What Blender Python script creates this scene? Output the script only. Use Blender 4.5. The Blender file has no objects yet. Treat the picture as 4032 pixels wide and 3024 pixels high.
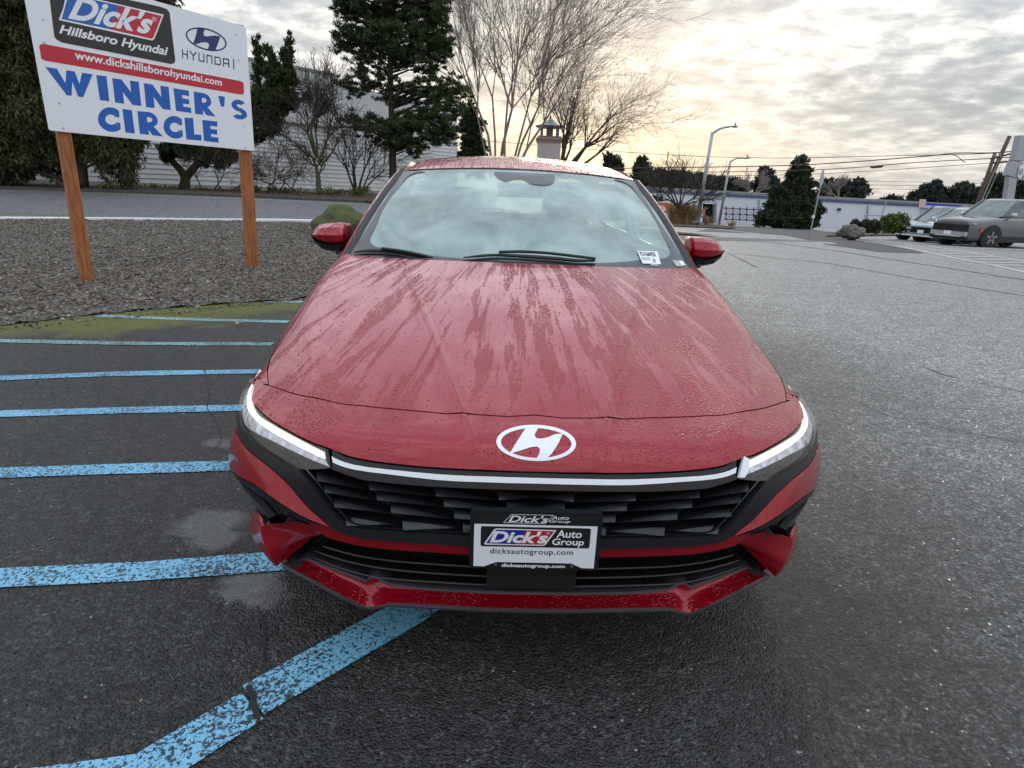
import bpy, math, random
import numpy as np
from mathutils import Vector, Matrix
from mathutils.geometry import delaunay_2d_cdt
rng = np.random.default_rng(7); random.seed(7)
scene = bpy.context.scene; COL = scene.collection

# ---------------------------------------------------------------- camera
CAM_F, YAW, PITCH, ROLL = 2334.28, 0.03723, 0.31555, 0.04266
CC = np.array([-0.12157, -1.2883, 1.29941])
FW = np.array([math.sin(YAW)*math.cos(PITCH), math.cos(YAW)*math.cos(PITCH), -math.sin(PITCH)])
R0 = np.array([math.cos(YAW), -math.sin(YAW), 0.]); U0 = np.cross(R0, FW)
RT = math.cos(ROLL)*R0 + math.sin(ROLL)*U0; UP = -math.sin(ROLL)*R0 + math.cos(ROLL)*U0
cd = bpy.data.cameras.new('camera'); cam = bpy.data.objects.new('camera', cd); COL.objects.link(cam)
cd.sensor_width = 36; cd.lens = CAM_F/4032*36; cd.clip_start = .05; cd.clip_end = 3000
cam.matrix_world = Matrix(((RT[0], UP[0], -FW[0], CC[0]), (RT[1], UP[1], -FW[1], CC[1]), (RT[2], UP[2], -FW[2], CC[2]), (0, 0, 0, 1)))
scene.camera = cam

# ---------------------------------------------------------------- world
SUN_EL, SUN_AZ = math.radians(11), math.radians(9)      # azimuth from +Y towards +X
w = bpy.data.worlds.new('World'); scene.world = w; w.use_nodes = True
nt = w.node_tree; nt.nodes.clear()
def N(nt, typ, **kw):
    n = nt.nodes.new(typ)
    for k, v in kw.items():
        if k == 'i':
            for a, b in v.items():
                s = n.inputs[a]
                if hasattr(b, 'is_output'): nt.links.new(b, s)
                else: s.default_value = b
        else: setattr(n, k, v)
    return n
def M(nt, op, a, b=None, c=None, clamp=False):
    n = nt.nodes.new('ShaderNodeMath'); n.operation = op; n.use_clamp = clamp
    for i, v in enumerate((a, b, c)):
        if v is None: continue
        if hasattr(v, 'is_output'): nt.links.new(v, n.inputs[i])
        else: n.inputs[i].default_value = v
    return n.outputs[0]
def RAMP(nt, fac, stops, interp='LINEAR'):
    n = nt.nodes.new('ShaderNodeValToRGB'); nt.links.new(fac, n.inputs[0]); cr = n.color_ramp; cr.interpolation = interp
    while len(cr.elements) < len(stops): cr.elements.new(.5)
    for e, (p, c) in zip(cr.elements, stops):
        e.position = p; e.color = (c, c, c, 1) if isinstance(c, (int, float)) else (*c, 1)
    return n.outputs[0]
def MIX(nt, fac, a, b, bt='MIX'):
    n = nt.nodes.new('ShaderNodeMix'); n.data_type = 'RGBA'; n.blend_type = bt
    for s, v in ((n.inputs[0], fac), (n.inputs[6], a), (n.inputs[7], b)):
        if hasattr(v, 'is_output'): nt.links.new(v, s)
        elif isinstance(v, (int, float)): s.default_value = v if s.type == 'VALUE' else (v, v, v, 1)
        else: s.default_value = (*v, 1)
    return n.outputs[2]
def NOISE(nt, vec, scale, detail=4, rough=.5, dist=0.):
    n = N(nt, 'ShaderNodeTexNoise', i={'Scale': scale, 'Detail': detail, 'Roughness': rough, 'Distortion': dist}); nt.links.new(vec, n.inputs['Vector']); return n.outputs[0]
def VEC(nt, x, y, z):
    n = nt.nodes.new('ShaderNodeCombineXYZ')
    for i, v in enumerate((x, y, z)):
        if hasattr(v, 'is_output'): nt.links.new(v, n.inputs[i])
        else: n.inputs[i].default_value = v
    return n.outputs[0]
sky = N(nt, 'ShaderNodeTexSky', sky_type='NISHITA', sun_disc=False, sun_elevation=SUN_EL, sun_rotation=SUN_AZ, altitude=50, air_density=1.2, dust_density=3)
tc = N(nt, 'ShaderNodeTexCoord'); sx = N(nt, 'ShaderNodeSeparateXYZ', i={0: tc.outputs['Generated']})
X, Y, Z = sx.outputs
zc = M(nt, 'MAXIMUM', Z, 0.0); den = M(nt, 'ADD', zc, .17)
cv = VEC(nt, M(nt, 'DIVIDE', X, den), M(nt, 'DIVIDE', Y, den), 0.)
n1 = NOISE(nt, cv, 6.2, 9, .60, .2); n2 = NOISE(nt, cv, 1.3, 4, .5, .2)
cl = M(nt, 'ADD', M(nt, 'MULTIPLY', n1, .62), M(nt, 'MULTIPLY', n2, .38))
dense = RAMP(nt, cl, [(.38, (.39, .42, .455)), (.455, (.50, .53, .555)), (.50, (.63, .645, .655)), (.55, (.83, .83, .80)), (.64, (1.02, 1.01, .96))])
# brighter towards the zenith, as an overcast sky is
zen = M(nt, 'ADD', 1.0, M(nt, 'MULTIPLY', M(nt, 'POWER', zc, 1.15), 1.45))
zcol = RAMP(nt, zc, [(.0, (1., 1., 1.)), (.25, (1., 1., 1.)), (.8, (.90, .98, 1.13))])
base = MIX(nt, 1., dense, zcol, 'MULTIPLY')
# warm low sun behind the cloud
sd = (math.sin(SUN_AZ)*math.cos(SUN_EL), math.cos(SUN_AZ)*math.cos(SUN_EL), math.sin(SUN_EL))
lowsd = Vector((math.sin(SUN_AZ), math.cos(SUN_AZ), .035)).normalized()
dp = N(nt, 'ShaderNodeVectorMath', operation='DOT_PRODUCT', i={0: tc.outputs['Generated'], 1: lowsd}).outputs['Value']
glow = M(nt, 'POWER', M(nt, 'MAXIMUM', dp, 0.), 26.)
low = RAMP(nt, Z, [(.0, 1.), (.05, .85), (.16, .16), (.30, 0.)])
gl = M(nt, 'MULTIPLY', glow, low, clamp=True)
hz = RAMP(nt, Z, [(.0, 1.), (.055, .8), (.13, .0)])
base = MIX(nt, M(nt, 'MULTIPLY', hz, .45), base, (.76, .74, .70))
base = MIX(nt, M(nt, 'MULTIPLY', gl, .44), base, (1.15, .98, .64))
base = MIX(nt, 1., base, zen, 'MULTIPLY')
cloud = MIX(nt, 1., base, 10., 'MULTIPLY')           # the Nishita sky is physically bright: clouds on its scale
fin = MIX(nt, .93, sky.outputs[0], cloud)
below = RAMP(nt, Z, [(.0, 0.), (.002, 1.)])
bg = N(nt, 'ShaderNodeBackground', i={'Color': fin, 'Strength': .1}); out = N(nt, 'ShaderNodeOutputWorld', i={0: bg.outputs[0]})
sl = bpy.data.lights.new('sun', 'SUN'); sl.energy = .5; sl.angle = math.radians(14); sl.color = (1, .90, .74)
so = bpy.data.objects.new('sun', sl); COL.objects.link(so); so.rotation_euler = Vector(sd).to_track_quat('Z', 'Y').to_euler()
vs = scene.view_settings; vs.view_transform = 'Standard'; vs.look = 'None'; vs.exposure = 0.0; vs.gamma = 1; vs.use_curve_mapping = False
scene.render.film_transparent = False
scene.cycles.max_bounces = 6; scene.cycles.transparent_max_bounces = 12

# ---------------------------------------------------------------- pixel helpers (photo scaled to 2212 wide)
def rayd(px, py):
    k = 4032/2212; return FW + RT*((px*k-2016)/CAM_F) - UP*((py*k-1512)/CAM_F)
def at(px, py, Yw):
    d = rayd(px, py); return CC + d*((Yw-CC[1])/d[1])
def ss(a, b, v):
    v = np.clip((np.asarray(v, float)-a)/(b-a), 0, 1); return v*v*(3-2*v)
def g(x, y):
    L = 1-ss(-5, 5, x); hl = .33*ss(4.2, 13, y)+.045*np.clip(np.asarray(y, float)-13, 0, 9); hr = -.03*np.clip(np.asarray(y, float)-20, 0, 62)
    return L*hl+(1-L)*hr
def atg(px, py):
    d = rayd(px, py); t = np.arange(1, 140, .02); P = CC+d*t[:, None]; h = P[:, 2]-g(P[:, 0], P[:, 1]); i = np.argmax(h < 0)
    if h[i] >= 0: i = int(np.argmin(h))
    return P[i]

# ---------------------------------------------------------------- mesh helpers
def link(o, parent=None):
    COL.objects.link(o)
    if parent is not None: o.parent = parent
    return o
def props(o, label=None, cat=None, group=None, kind=None):
    if label: o['label'] = label
    if cat: o['category'] = cat
    if group: o['group'] = group
    if kind: o['kind'] = kind
    return o
def thing(name, label, cat, group=None, loc=(0, 0, 0)):
    o = bpy.data.objects.new(name, None); o.location = loc; o.empty_display_size = .2; link(o); return props(o, label, cat, group)
def mesh(name, V, Fc, mat, parent=None, smooth=False, kind=None, loc=None, fix=False):
    me = bpy.data.meshes.new(name)
    V = np.asarray(V, float)
    if parent is not None and loc is None: V = V-np.array(parent_world(parent))
    if loc is not None: V = V-np.array(loc)
    if isinstance(Fc, np.ndarray):
        n, k = Fc.shape
        me.vertices.add(len(V)); me.vertices.foreach_set('co', V.astype(np.float32).ravel())
        me.loops.add(n*k); me.loops.foreach_set('vertex_index', Fc.astype(np.int32).ravel())
        me.polygons.add(n); me.polygons.foreach_set('loop_start', np.arange(n, dtype=np.int32)*k)
        me.update(calc_edges=True)
    else:
        me.from_pydata([tuple(v) for v in V], [], [tuple(int(a) for a in f) for f in Fc]); me.update()
    if fix:
        import bmesh
        bm = bmesh.new(); bm.from_mesh(me); bmesh.ops.recalc_face_normals(bm, faces=bm.faces); bm.to_mesh(me); bm.free()
    if smooth: me.polygons.foreach_set('use_smooth', [True]*len(me.polygons))
    if mat: me.materials.append(mat)
    o = bpy.data.objects.new(name, me); link(o, parent)
    if loc is not None: o.location = loc
    if kind: o['kind'] = kind
    return o
def parent_world(p):
    v = Vector(p.location); q = p.parent
    while q is not None: v = v+Vector(q.location); q = q.parent
    return v
def merge(parts):
    V, Fc, n = [], [], 0
    for v, f in parts:
        v = np.asarray(v, float); V.append(v); Fc += [tuple(i+n for i in q) for q in f]; n += len(v)
    return np.concatenate(V), Fc
def boxg(c, s, R=None):
    c = np.array(c, float); h = np.array(s, float)/2
    v = np.array([[a, b, d] for a in (-1, 1) for b in (-1, 1) for d in (-1, 1)])*h
    if R is not None: v = v@np.array(R).T
    return v+c, [(0, 1, 3, 2), (4, 6, 7, 5), (0, 4, 5, 1), (2, 3, 7, 6), (0, 2, 6, 4), (1, 5, 7, 3)]
def tubeg(pts, r, n=8, cap=True):
    pts = np.asarray(pts, float); m = len(pts); r = np.broadcast_to(np.asarray(r, float), (m,))
    T = np.gradient(pts, axis=0); T /= np.linalg.norm(T, axis=1)[:, None]+1e-9
    up = np.array([0, 0, 1.]) if abs(T[0][2]) < .9 else np.array([0, 1., 0]); V = []
    a = np.arange(n)*2*math.pi/n
    for p, t, rr in zip(pts, T, r):
        e1 = np.cross(t, up); e1 /= np.linalg.norm(e1)+1e-9; e2 = np.cross(t, e1)
        V.append(p+rr*(np.cos(a)[:, None]*e1+np.sin(a)[:, None]*e2))
    V = np.concatenate(V); Fc = [(i*n+j, i*n+(j+1) % n, (i+1)*n+(j+1) % n, (i+1)*n+j) for i in range(m-1) for j in range(n)]
    if cap: Fc += [tuple(range(n))[::-1], tuple((m-1)*n+j for j in range(n))]
    return V, Fc
def gridg(P):
    P = np.asarray(P, float); m, n = P.shape[:2]
    return P.reshape(-1, 3), [(i*n+j, i*n+j+1, (i+1)*n+j+1, (i+1)*n+j) for i in range(m-1) for j in range(n-1)]
def cdt(outlines, inner=()):
    vs_, ed = [], []
    for o in outlines:
        k = len(vs_); vs_ += [Vector(q) for q in o]; ed += [(k+i, k+(i+1) % len(o)) for i in range(len(o))]
    vs_ += [Vector(q) for q in inner]
    return vs_, ed
def inpoly(P, poly):
    P = np.asarray(P, float); poly = np.asarray(poly, float); x, y = P[:, 0], P[:, 1]; c = np.zeros(len(P), bool)
    x1, y1 = poly[:, 0], poly[:, 1]; x2, y2 = np.roll(x1, -1), np.roll(y1, -1)
    for a, b, d, e in zip(x1, y1, x2, y2):
        m = ((b > y) != (e > y)); c ^= m & (x < (d-a)*(y-b)/(e-b+1e-12)+a)
    return c
def tri2d(outline, step=None, holes=(), extra=()):
    """triangulate an outline (with optional inner points on a grid); returns verts, faces, boundary loops"""
    outline = [tuple(map(float, q)) for q in outline]
    inner = []
    if step:
        sx_, sy_ = step; a = np.array(outline); xs = np.arange(a[:, 0].min()+sx_/2, a[:, 0].max(), sx_); ys = np.arange(a[:, 1].min()+sy_/2, a[:, 1].max(), sy_)
        gx_, gy_ = np.meshgrid(xs, ys); Q = np.stack([gx_.ravel(), gy_.ravel()], -1)
        if len(Q):
            k = inpoly(Q, outline)
            for h in holes: k &= ~inpoly(Q, h)
            Q = Q[k]
            # keep clear of the rim
            b = densify(outline, min(step)*.5)
            for h in holes: b = b+densify(h, min(step)*.5)
            b = np.array(b)
            if len(Q): Q = Q[[(np.abs(b-q).max(1)).min() > min(step)*.35 for q in Q]]
            inner = [tuple(q) for q in Q]
    v, e = cdt([outline]+[list(h) for h in holes], list(inner)+[tuple(q) for q in extra])
    r = delaunay_2d_cdt(v, e, [], 0, 1e-6)
    V = np.array([tuple(q) for q in r[0]]); Fc = [tuple(f) for f in r[2]]
    c = np.array([V[list(f)].mean(0) for f in Fc]); k = inpoly(c, outline)
    for h in holes: k &= ~inpoly(c, h)
    Fc = [f for f, q in zip(Fc, k) if q]
    Fc = [f if np.cross(V[f[1]]-V[f[0]], V[f[2]]-V[f[0]]) > 0 else f[::-1] for f in Fc]
    return V, Fc
def densify(pts, d):
    o = []; n = len(pts)
    for i in range(n):
        a = np.array(pts[i]); b = np.array(pts[(i+1) % n]); k = max(1, int(np.hypot(*(b-a))/d))
        o += [tuple(a+(b-a)*j/k) for j in range(k)]
    return o
def rimg(V3, Fc, off):
    """close a patch: back layer shifted by off plus rim"""
    n = len(V3); W = V3+off; cnt = {}
    for f in Fc:
        for i in range(len(f)): a, b = f[i], f[(i+1) % len(f)]; cnt[(a, b)] = 1
    rim = [(a, b) for (a, b) in cnt if (b, a) not in cnt]
    return np.concatenate([V3, W]), list(Fc)+[(b, a, a+n, b+n) for a, b in rim]+[tuple(i+n for i in f[::-1]) for f in Fc]
def smoothline(P, n=4):
    P = np.asarray(P, float); o = []
    for i in range(len(P)-1):
        p0 = P[max(i-1, 0)]; p1 = P[i]; p2 = P[i+1]; p3 = P[min(i+2, len(P)-1)]
        for j in range(n):
            t = j/n; o.append(.5*((2*p1)+(-p0+p2)*t+(2*p0-5*p1+4*p2-p3)*t*t+(-p0+3*p1-3*p2+p3)*t**3))
    o.append(P[-1]); return np.array(o)

# ---------------------------------------------------------------- materials
MT = {}
def newmat(name):
    m = bpy.data.materials.new(name); m.use_nodes = True; t = m.node_tree; t.nodes.clear()
    o = t.nodes.new('ShaderNodeOutputMaterial'); b = t.nodes.new('ShaderNodeBsdfPrincipled'); t.links.new(b.outputs[0], o.inputs[0])
    MT[name] = m; return m, t, b, o
def setp(t, b, **kw):
    nm = dict(col='Base Color', rough='Roughness', metal='Metallic', coat='Coat Weight', coatr='Coat Roughness', nrm='Normal', cn='Coat Normal', em='Emission Color', es='Emission Strength', spec='Specular IOR Level', alpha='Alpha', trans='Transmission Weight', ior='IOR', sub='Subsurface Weight')
    for k, v in kw.items():
        s = b.inputs[nm[k]]
        if hasattr(v, 'is_output'): t.links.new(v, s)
        elif k in ('col', 'em'): s.default_value = (*v, 1)
        else: s.default_value = v
def POS(t):
    n = N(t, 'ShaderNodeNewGeometry'); return n.outputs['Position']
def SEP(t, v):
    n = N(t, 'ShaderNodeSeparateXYZ'); t.links.new(v, n.inputs[0]); return n.outputs
def BUMP(t, h, dist, strength=1., nrm=None):
    n = N(t, 'ShaderNodeBump', i={'Strength': strength, 'Distance': dist}); t.links.new(h, n.inputs['Height'])
    if nrm is not None: t.links.new(nrm, n.inputs['Normal'])
    return n.outputs[0]
def simple(name, col, rough=.5, metal=0., coat=0., var=.12, vs_=3., bump=0., bs=60., **kw):
    m, t, b, o = newmat(name); p = POS(t); n = NOISE(t, p, vs_, 5, .6)
    c = MIX(t, n, tuple(max(0, a*(1-var)) for a in col), tuple(min(1, a*(1+var)) for a in col))
    rr = M(t, 'ADD', rough-.05, M(t, 'MULTIPLY', NOISE(t, p, vs_*2.3, 3), .1))
    setp(t, b, col=c, rough=rr, metal=metal, coat=coat, **kw)
    if bump: setp(t, b, nrm=BUMP(t, NOISE(t, p, bs, 4), bump))
    return m
# ---------------------------------------------------------------- ground materials
def asphalt(name, dark, light, wet=.5, lot=False):
    m, t, b, o = newmat(name); p = POS(t); s = SEP(t, p)
    vr = N(t, 'ShaderNodeTexVoronoi', i={'Scale': 150.}); t.links.new(p, vr.inputs['Vector'])
    stone = SEP(t, vr.outputs['Color'])[0]
    big = NOISE(t, p, .45, 5, .6); mid = NOISE(t, p, 3.2, 5, .6)
    c = MIX(t, big, dark, light)
    c = MIX(t, RAMP(t, stone, [(.5, 0.), (.95, .45)]), c, (.10, .097, .09)); c = MIX(t, RAMP(t, NOISE(t, p, 26, 3, .6), [(.35, .45), (.6, 0.)]), c, (.012, .012, .012))
    c = MIX(t, RAMP(t, SEP(t, vr.outputs['Color'])[1], [(.9965, 0.), (.998, .7)]), c, (.45, .42, .38))
    c = MIX(t, RAMP(t, mid, [(.35, .35), (.6, 0.)]), c, tuple(a*.5 for a in dark))
    gr = NOISE(t, p, 70, 2, .7); c = MIX(t, 1., c, RAMP(t, gr, [(.34, .30), (.5, 1.), (.66, 2.1)]), 'MULTIPLY')
    gr2 = NOISE(t, p, 23, 2, .8); c = MIX(t, 1., c, RAMP(t, gr2, [(.36, .55), (.64, 1.55)]), 'MULTIPLY')
    gr3 = NOISE(t, p, 7, 9, .88); c = MIX(t, 1., c, RAMP(t, gr3, [(.36, .60), (.5, 1.), (.64, 1.5)]), 'MULTIPLY')
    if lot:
        dry = RAMP(t, M(t, 'ADD', M(t, 'DIVIDE', M(t, 'ADD', s[0], M(t, 'MULTIPLY', M(t, 'SUBTRACT', big, .5), 3.)), 8.), .0), [(.10, 0.), (.50, 1.)])  # painted low-sun glare, not dryness: colour lightens towards the right
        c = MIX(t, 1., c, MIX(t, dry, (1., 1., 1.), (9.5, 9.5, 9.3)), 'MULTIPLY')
    rough = M(t, 'ADD', wet, M(t, 'MULTIPLY', mid, .22))
    h = M(t, 'ADD', M(t, 'MULTIPLY', NOISE(t, p, 120, 3, .7), .55), M(t, 'ADD', M(t, 'MULTIPLY', vr.outputs['Distance'], -.8), M(t, 'MULTIPLY', NOISE(t, p, 38, 3, .6), 1.3)))
    bd = .0085
    if lot:
        # moss creeping out from the gravel bed: a band measured from the bed's edge line
        e0, e1 = atg(0, 705), atg(655, 650); nx = -(e1[1]-e0[1]); ny = (e1[0]-e0[0]); L = math.hypot(nx, ny); nx /= L; ny /= L
        dd = M(t, 'ADD', M(t, 'MULTIPLY', M(t, 'SUBTRACT', s[0], float(e0[0])), nx), M(t, 'MULTIPLY', M(t, 'SUBTRACT', s[1], float(e0[1])), ny))
        ed = M(t, 'ADD', dd, M(t, 'MULTIPLY', M(t, 'SUBTRACT', NOISE(t, p, 1.6, 7, .75), .5), 2.6))
        mm = RAMP(t, M(t, 'ADD', M(t, 'MULTIPLY', ed, .5), .6), [(.20, 0.), (.46, 1.)])
        mm = M(t, 'MULTIPLY', mm, RAMP(t, M(t, 'MULTIPLY', s[0], -1.), [(.0, 0.), (1., 1.)]), clamp=True)
        fine = NOISE(t, p, 45, 4, .7)
        mm = M(t, 'MULTIPLY', mm, RAMP(t, fine, [(.3, .35), (.52, 1.)]), clamp=True)
        mcol = MIX(t, fine, (.045, .048, .012), (.24, .24, .045))
        c = MIX(t, mm, c, mcol); rough = M(t, 'ADD', rough, M(t, 'MULTIPLY', mm, .4), clamp=True)
        # small puddles: glossy film over filled texture; pale sky reflection mixed into the colour
        pud = None
        for px, py, r in ((455, 1135, .17), (470, 1165, .12), (545, 1255, .13), (575, 1290, .12), (520, 1280, .10), (480, 960, .10)):
            q = atg(px, py); dx = M(t, 'SUBTRACT', s[0], float(q[0])); dy = M(t, 'MULTIPLY', M(t, 'SUBTRACT', s[1], float(q[1])), 1.25)
            dist = M(t, 'SQRT', M(t, 'ADD', M(t, 'MULTIPLY', dx, dx), M(t, 'MULTIPLY', dy, dy)))
            dist = M(t, 'ADD', dist, M(t, 'MULTIPLY', M(t, 'SUBTRACT', NOISE(t, p, 11, 5, .6), .5), .16))
            k = RAMP(t, M(t, 'DIVIDE', dist, r), [(.55, 1.), (1., 0.)])
            pud = k if pud is None else M(t, 'MAXIMUM', pud, k)
        rough = M(t, 'SUBTRACT', rough, M(t, 'MULTIPLY', pud, .36), clamp=True)
        c = MIX(t, M(t, 'MULTIPLY', pud, .35), c, (.16, .15, .14))
        far = RAMP(t, M(t, 'DIVIDE', M(t, 'ADD', s[1], 0.), 40.), [(0., 1.), (.5, .8)])
        nb = N(t, 'ShaderNodeBump', i={'Distance': bd}); t.links.new(h, nb.inputs['Height'])
        t.links.new(M(t, 'MULTIPLY', far, M(t, 'SUBTRACT', 1., M(t, 'MULTIPLY', pud, .72))), nb.inputs['Strength']); nn = nb.outputs[0]
    else: nn = BUMP(t, h, bd, .5)
    nn2 = BUMP(t, NOISE(t, p, 5, 4), .006, .6, nn)
    setp(t, b, col=c, rough=rough, nrm=nn2, spec=.5)
    return m, t, b, c
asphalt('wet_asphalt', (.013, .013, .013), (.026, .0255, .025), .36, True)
asphalt('road_asphalt', (.13, .133, .14), (.19, .19, .195), .62)
asphalt('patch_asphalt', (.055, .052, .048), (.085, .08, .075), .60)
def worn(name, paint, thr, under=(.035, .035, .037), sc=34.):
    m, t, b, o = newmat(name); p = POS(t)
    n = NOISE(t, p, sc, 6, .72, .3); n3 = NOISE(t, p, 2.4, 4, .6)
    k = RAMP(t, M(t, 'ADD', n, M(t, 'MULTIPLY', M(t, 'SUBTRACT', n3, .5), .28)), [(thr-.025, 0.), (thr+.02, 1.)])
    c = MIX(t, k, under, MIX(t, NOISE(t, p, 7, 4), tuple(a*.86 for a in paint), paint))
    setp(t, b, col=c, rough=M(t, 'SUBTRACT', .55, M(t, 'MULTIPLY', k, .08)), nrm=BUMP(t, M(t, 'ADD', k, M(t, 'MULTIPLY', NOISE(t, p, 120, 3, .7), .9)), .003))
    return m
worn('blue_paint', (.20, .50, .72), .455, (.03, .03, .03), 95.); worn('blue_paint_mossy', (.26, .48, .50), .47, (.06, .065, .02), 75.)
worn('white_paint', (.72, .73, .72), .40, (.10, .10, .105), 14.); worn('yellow_paint', (.60, .48, .22), .42, (.1, .1, .1), 14.)
simple('crack', (.012, .012, .012), .75); simple('concrete', (.42, .41, .39), .8, bump=.004, bs=30)
simple('kerb_white', (.74, .74, .72), .65, var=.2, vs_=5, bump=.003, bs=40); simple('bark_mulch', (.055, .030, .020), .9, var=.5, vs_=14, bump=.03, bs=22)
m, t, b, o = newmat('gravel'); p = POS(t)
vr = N(t, 'ShaderNodeTexVoronoi', i={'Scale': 42.}); t.links.new(p, vr.inputs['Vector']); cs = SEP(t, vr.outputs['Color'])
c = MIX(t, cs[0], (.035, .029, .023), (.22, .19, .155)); c = MIX(t, RAMP(t, cs[1], [(.9, 0.), (.97, .7)]), c, (.34, .31, .28))
s = SEP(t, p); e = atg(660, 500)
dd = N(t, 'ShaderNodeVectorMath', operation='DISTANCE', i={1: tuple(map(float, e))}); t.links.new(p, dd.inputs[0])
mo = RAMP(t, M(t, 'ADD', M(t, 'DIVIDE', dd.outputs['Value'], 3.), M(t, 'MULTIPLY', NOISE(t, p, 3, 5), .9)), [(.5, .75), (.85, 0.)])
c = MIX(t, mo, c, (.07, .075, .018))
setp(t, b, col=c, rough=.8, nrm=BUMP(t, M(t, 'MULTIPLY', vr.outputs['Distance'], -1.), .03))
m, t, b, o = newmat('pebble'); ob = N(t, 'ShaderNodeNewGeometry'); rd = ob.outputs['Random Per Island']
c = RAMP(t, rd, [(0., (.032, .025, .018)), (.5, (.105, .083, .062)), (.85, (.23, .19, .15)), (.97, (.36, .31, .26)), (1., (.5, .45, .4))])
setp(t, b, col=c, rough=.7)

# ---------------------------------------------------------------- ground sheets
def axis(a, b, fine, grow, c=0):
    o = [c]; s = fine
    while o[-1] < b: o.append(o[-1]+s); s *= grow
    l = [c]; s = fine
    while l[-1] > a: l.append(l[-1]-s); s *= grow
    return np.array(sorted(set(l+o)))
xs = axis(-500, 600, .5, 1.06); ys = axis(-80, 1200, .5, 1.045, 8)
GX, GY = np.meshgrid(xs, ys)
V, Fc = gridg(np.stack([GX, GY, g(GX, GY)], -1))
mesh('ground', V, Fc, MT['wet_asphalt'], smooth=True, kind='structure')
def sheet(name, poly, mat, up=.004, step=None, kind='structure'):
    a = np.array(poly)[:, :2]; sz = (a.max(0)-a.min(0)).max(); st = step or max(sz/26, .05)
    V2, F2 = tri2d(densify([tuple(q) for q in a], st*2), (st, st)); V3 = np.column_stack([V2, g(V2[:, 0], V2[:, 1])+up])
    return mesh(name, V3, F2, MT[mat], smooth=True, kind=kind)
def strip(name, pts, wd, mat, up=.004, jit=0., wcol=None):
    """painted line of width wd (metres) along ground points"""
    P = np.array([(q[0], q[1]) for q in pts], float); Q = [P[0]]
    for a, b in zip(P[:-1], P[1:]):
        k = max(1, int(np.hypot(*(b-a))/.25)); Q += [a+(b-a)*(j+1)/k for j in range(k)]
    Q = np.array(Q); T = np.gradient(Q, axis=0); T /= np.linalg.norm(T, axis=1)[:, None]+1e-9; Nn = np.stack([-T[:, 1], T[:, 0]], -1)
    if jit: Q = Q+Nn*rng.normal(0, jit, (len(Q), 1))
    W = wd/2*(1+ (rng.normal(0, .06, (len(Q), 1)) if wd > .03 else rng.normal(0, .35, (len(Q), 1))))
    A = Q+Nn*W; B = Q-Nn*W; V = np.concatenate([A, B]); n = len(Q)
    V3 = np.column_stack([V, g(V[:, 0], V[:, 1])+up])
    return mesh(name, V3, [(i+n, i+1+n, i+1, i) for i in range(n-1)], MT[mat], kind='structure')
GP = lambda l: [atg(*q) for q in l]
# street
near = GP([(-500, 478), (0, 476), (300, 477), (600, 479), (690, 481)]); far_ = GP([(-500, 395), (0, 409), (200, 415), (400, 422), (600, 430), (790, 439)])
dirn = near[-1]-near[1]; nE = near[-1]+dirn/np.linalg.norm(dirn)*26; dirf = far_[-1]-far_[1]; fE = far_[-1]+dirf/np.linalg.norm(dirf)*26
sheet('street', near+[nE, fE]+far_[::-1], 'road_asphalt', .004, 1.2)
def offl(pts, d):
    P = np.array(pts)[:, :2]; T = np.gradient(P, axis=0); T /= np.linalg.norm(T, axis=1)[:, None]; return P+np.stack([-T[:, 1], T[:, 0]], -1)*d
strip('road_line', offl(far_, -.55), .10, 'yellow_paint', .008)
def kerb(name, pts, wd, h, mat, label=None):
    P = np.array(pts)[:, :2]; Q = [P[0]]
    for a, b in zip(P[:-1], P[1:]):
        k = max(1, int(np.hypot(*(b-a))/1.)); Q += [a+(b-a)*(j+1)/k for j in range(k)]
    Q = np.array(Q); T = np.gradient(Q, axis=0); T /= np.linalg.norm(T, axis=1)[:, None]; Nn = np.stack([-T[:, 1], T[:, 0]], -1)
    L = []
    for o_, z in ((-.5, -.05), (-.5, h-.015), (-.45, h), (.45, h), (.5, h-.015), (.5, -.05)):
        q = Q+Nn*o_*wd; L.append(np.column_stack([q, g(q[:, 0], q[:, 1])+z]))
    V, Fc = gridg(np.stack(L, 0)); return mesh(name, V, Fc, MT[mat], kind='structure', fix=True)
kerb('kerb', offl(near, -.06), .16, .07, 'kerb_white')
kerb('kerb', offl(far_, .08), .16, .10, 'patch_asphalt')
# mulch verge between street and white wall
wl = [np.array(q) for q in [(-44., 0.), (-19.9, 22.7), (-12.9, 30.), (-5., 38.5), (1., 45.)]]
sheet('mulch_verge', [tuple(q[:2]) for q in offl(far_, .16)]+[tuple(far_[-1][:2]+dirf[:2]/np.linalg.norm(dirf[:2])*13), (2., 47.)]+[tuple(q+np.array([.0, .4])) for q in wl[::-1]], 'bark_mulch', .05, 1.2)
# gravel bed, heaped a little above the lot
edge = GP([(-300, 740), (0, 706), (90, 694), (170, 684), (260, 676), (350, 668), (430, 662), (520, 655), (620, 650), (700, 640)])
bed = [tuple(q[:2]) for q in edge]+[tuple(edge[-1][:2]+np.array([.8, 1.2])), tuple(edge[-1][:2]+np.array([.6, 6.]))]+[tuple(q) for q in offl(near, -.15)[::-1]]
V2, F2 = tri2d(densify(bed, .12), (.12, .12))
E2 = np.array(densify(bed, .25)); dmin = np.array([np.min(np.hypot(*(E2-v).T)) for v in V2])
from mathutils import noise as mn
hN = np.array([mn.fractal(Vector((v[0]*2.2, v[1]*2.2, 1.)), .8, 2., 4) for v in V2])
bedz = lambda v, d, h: g(v[:, 0], v[:, 1])+.004+.05*ss(0, .35, d)+.03*h*ss(0, .3, d)
V3 = np.column_stack([V2, bedz(V2, dmin, hN)])
mesh('gravel_bed', V3, F2, MT['gravel'], smooth=True, kind='structure')
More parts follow.
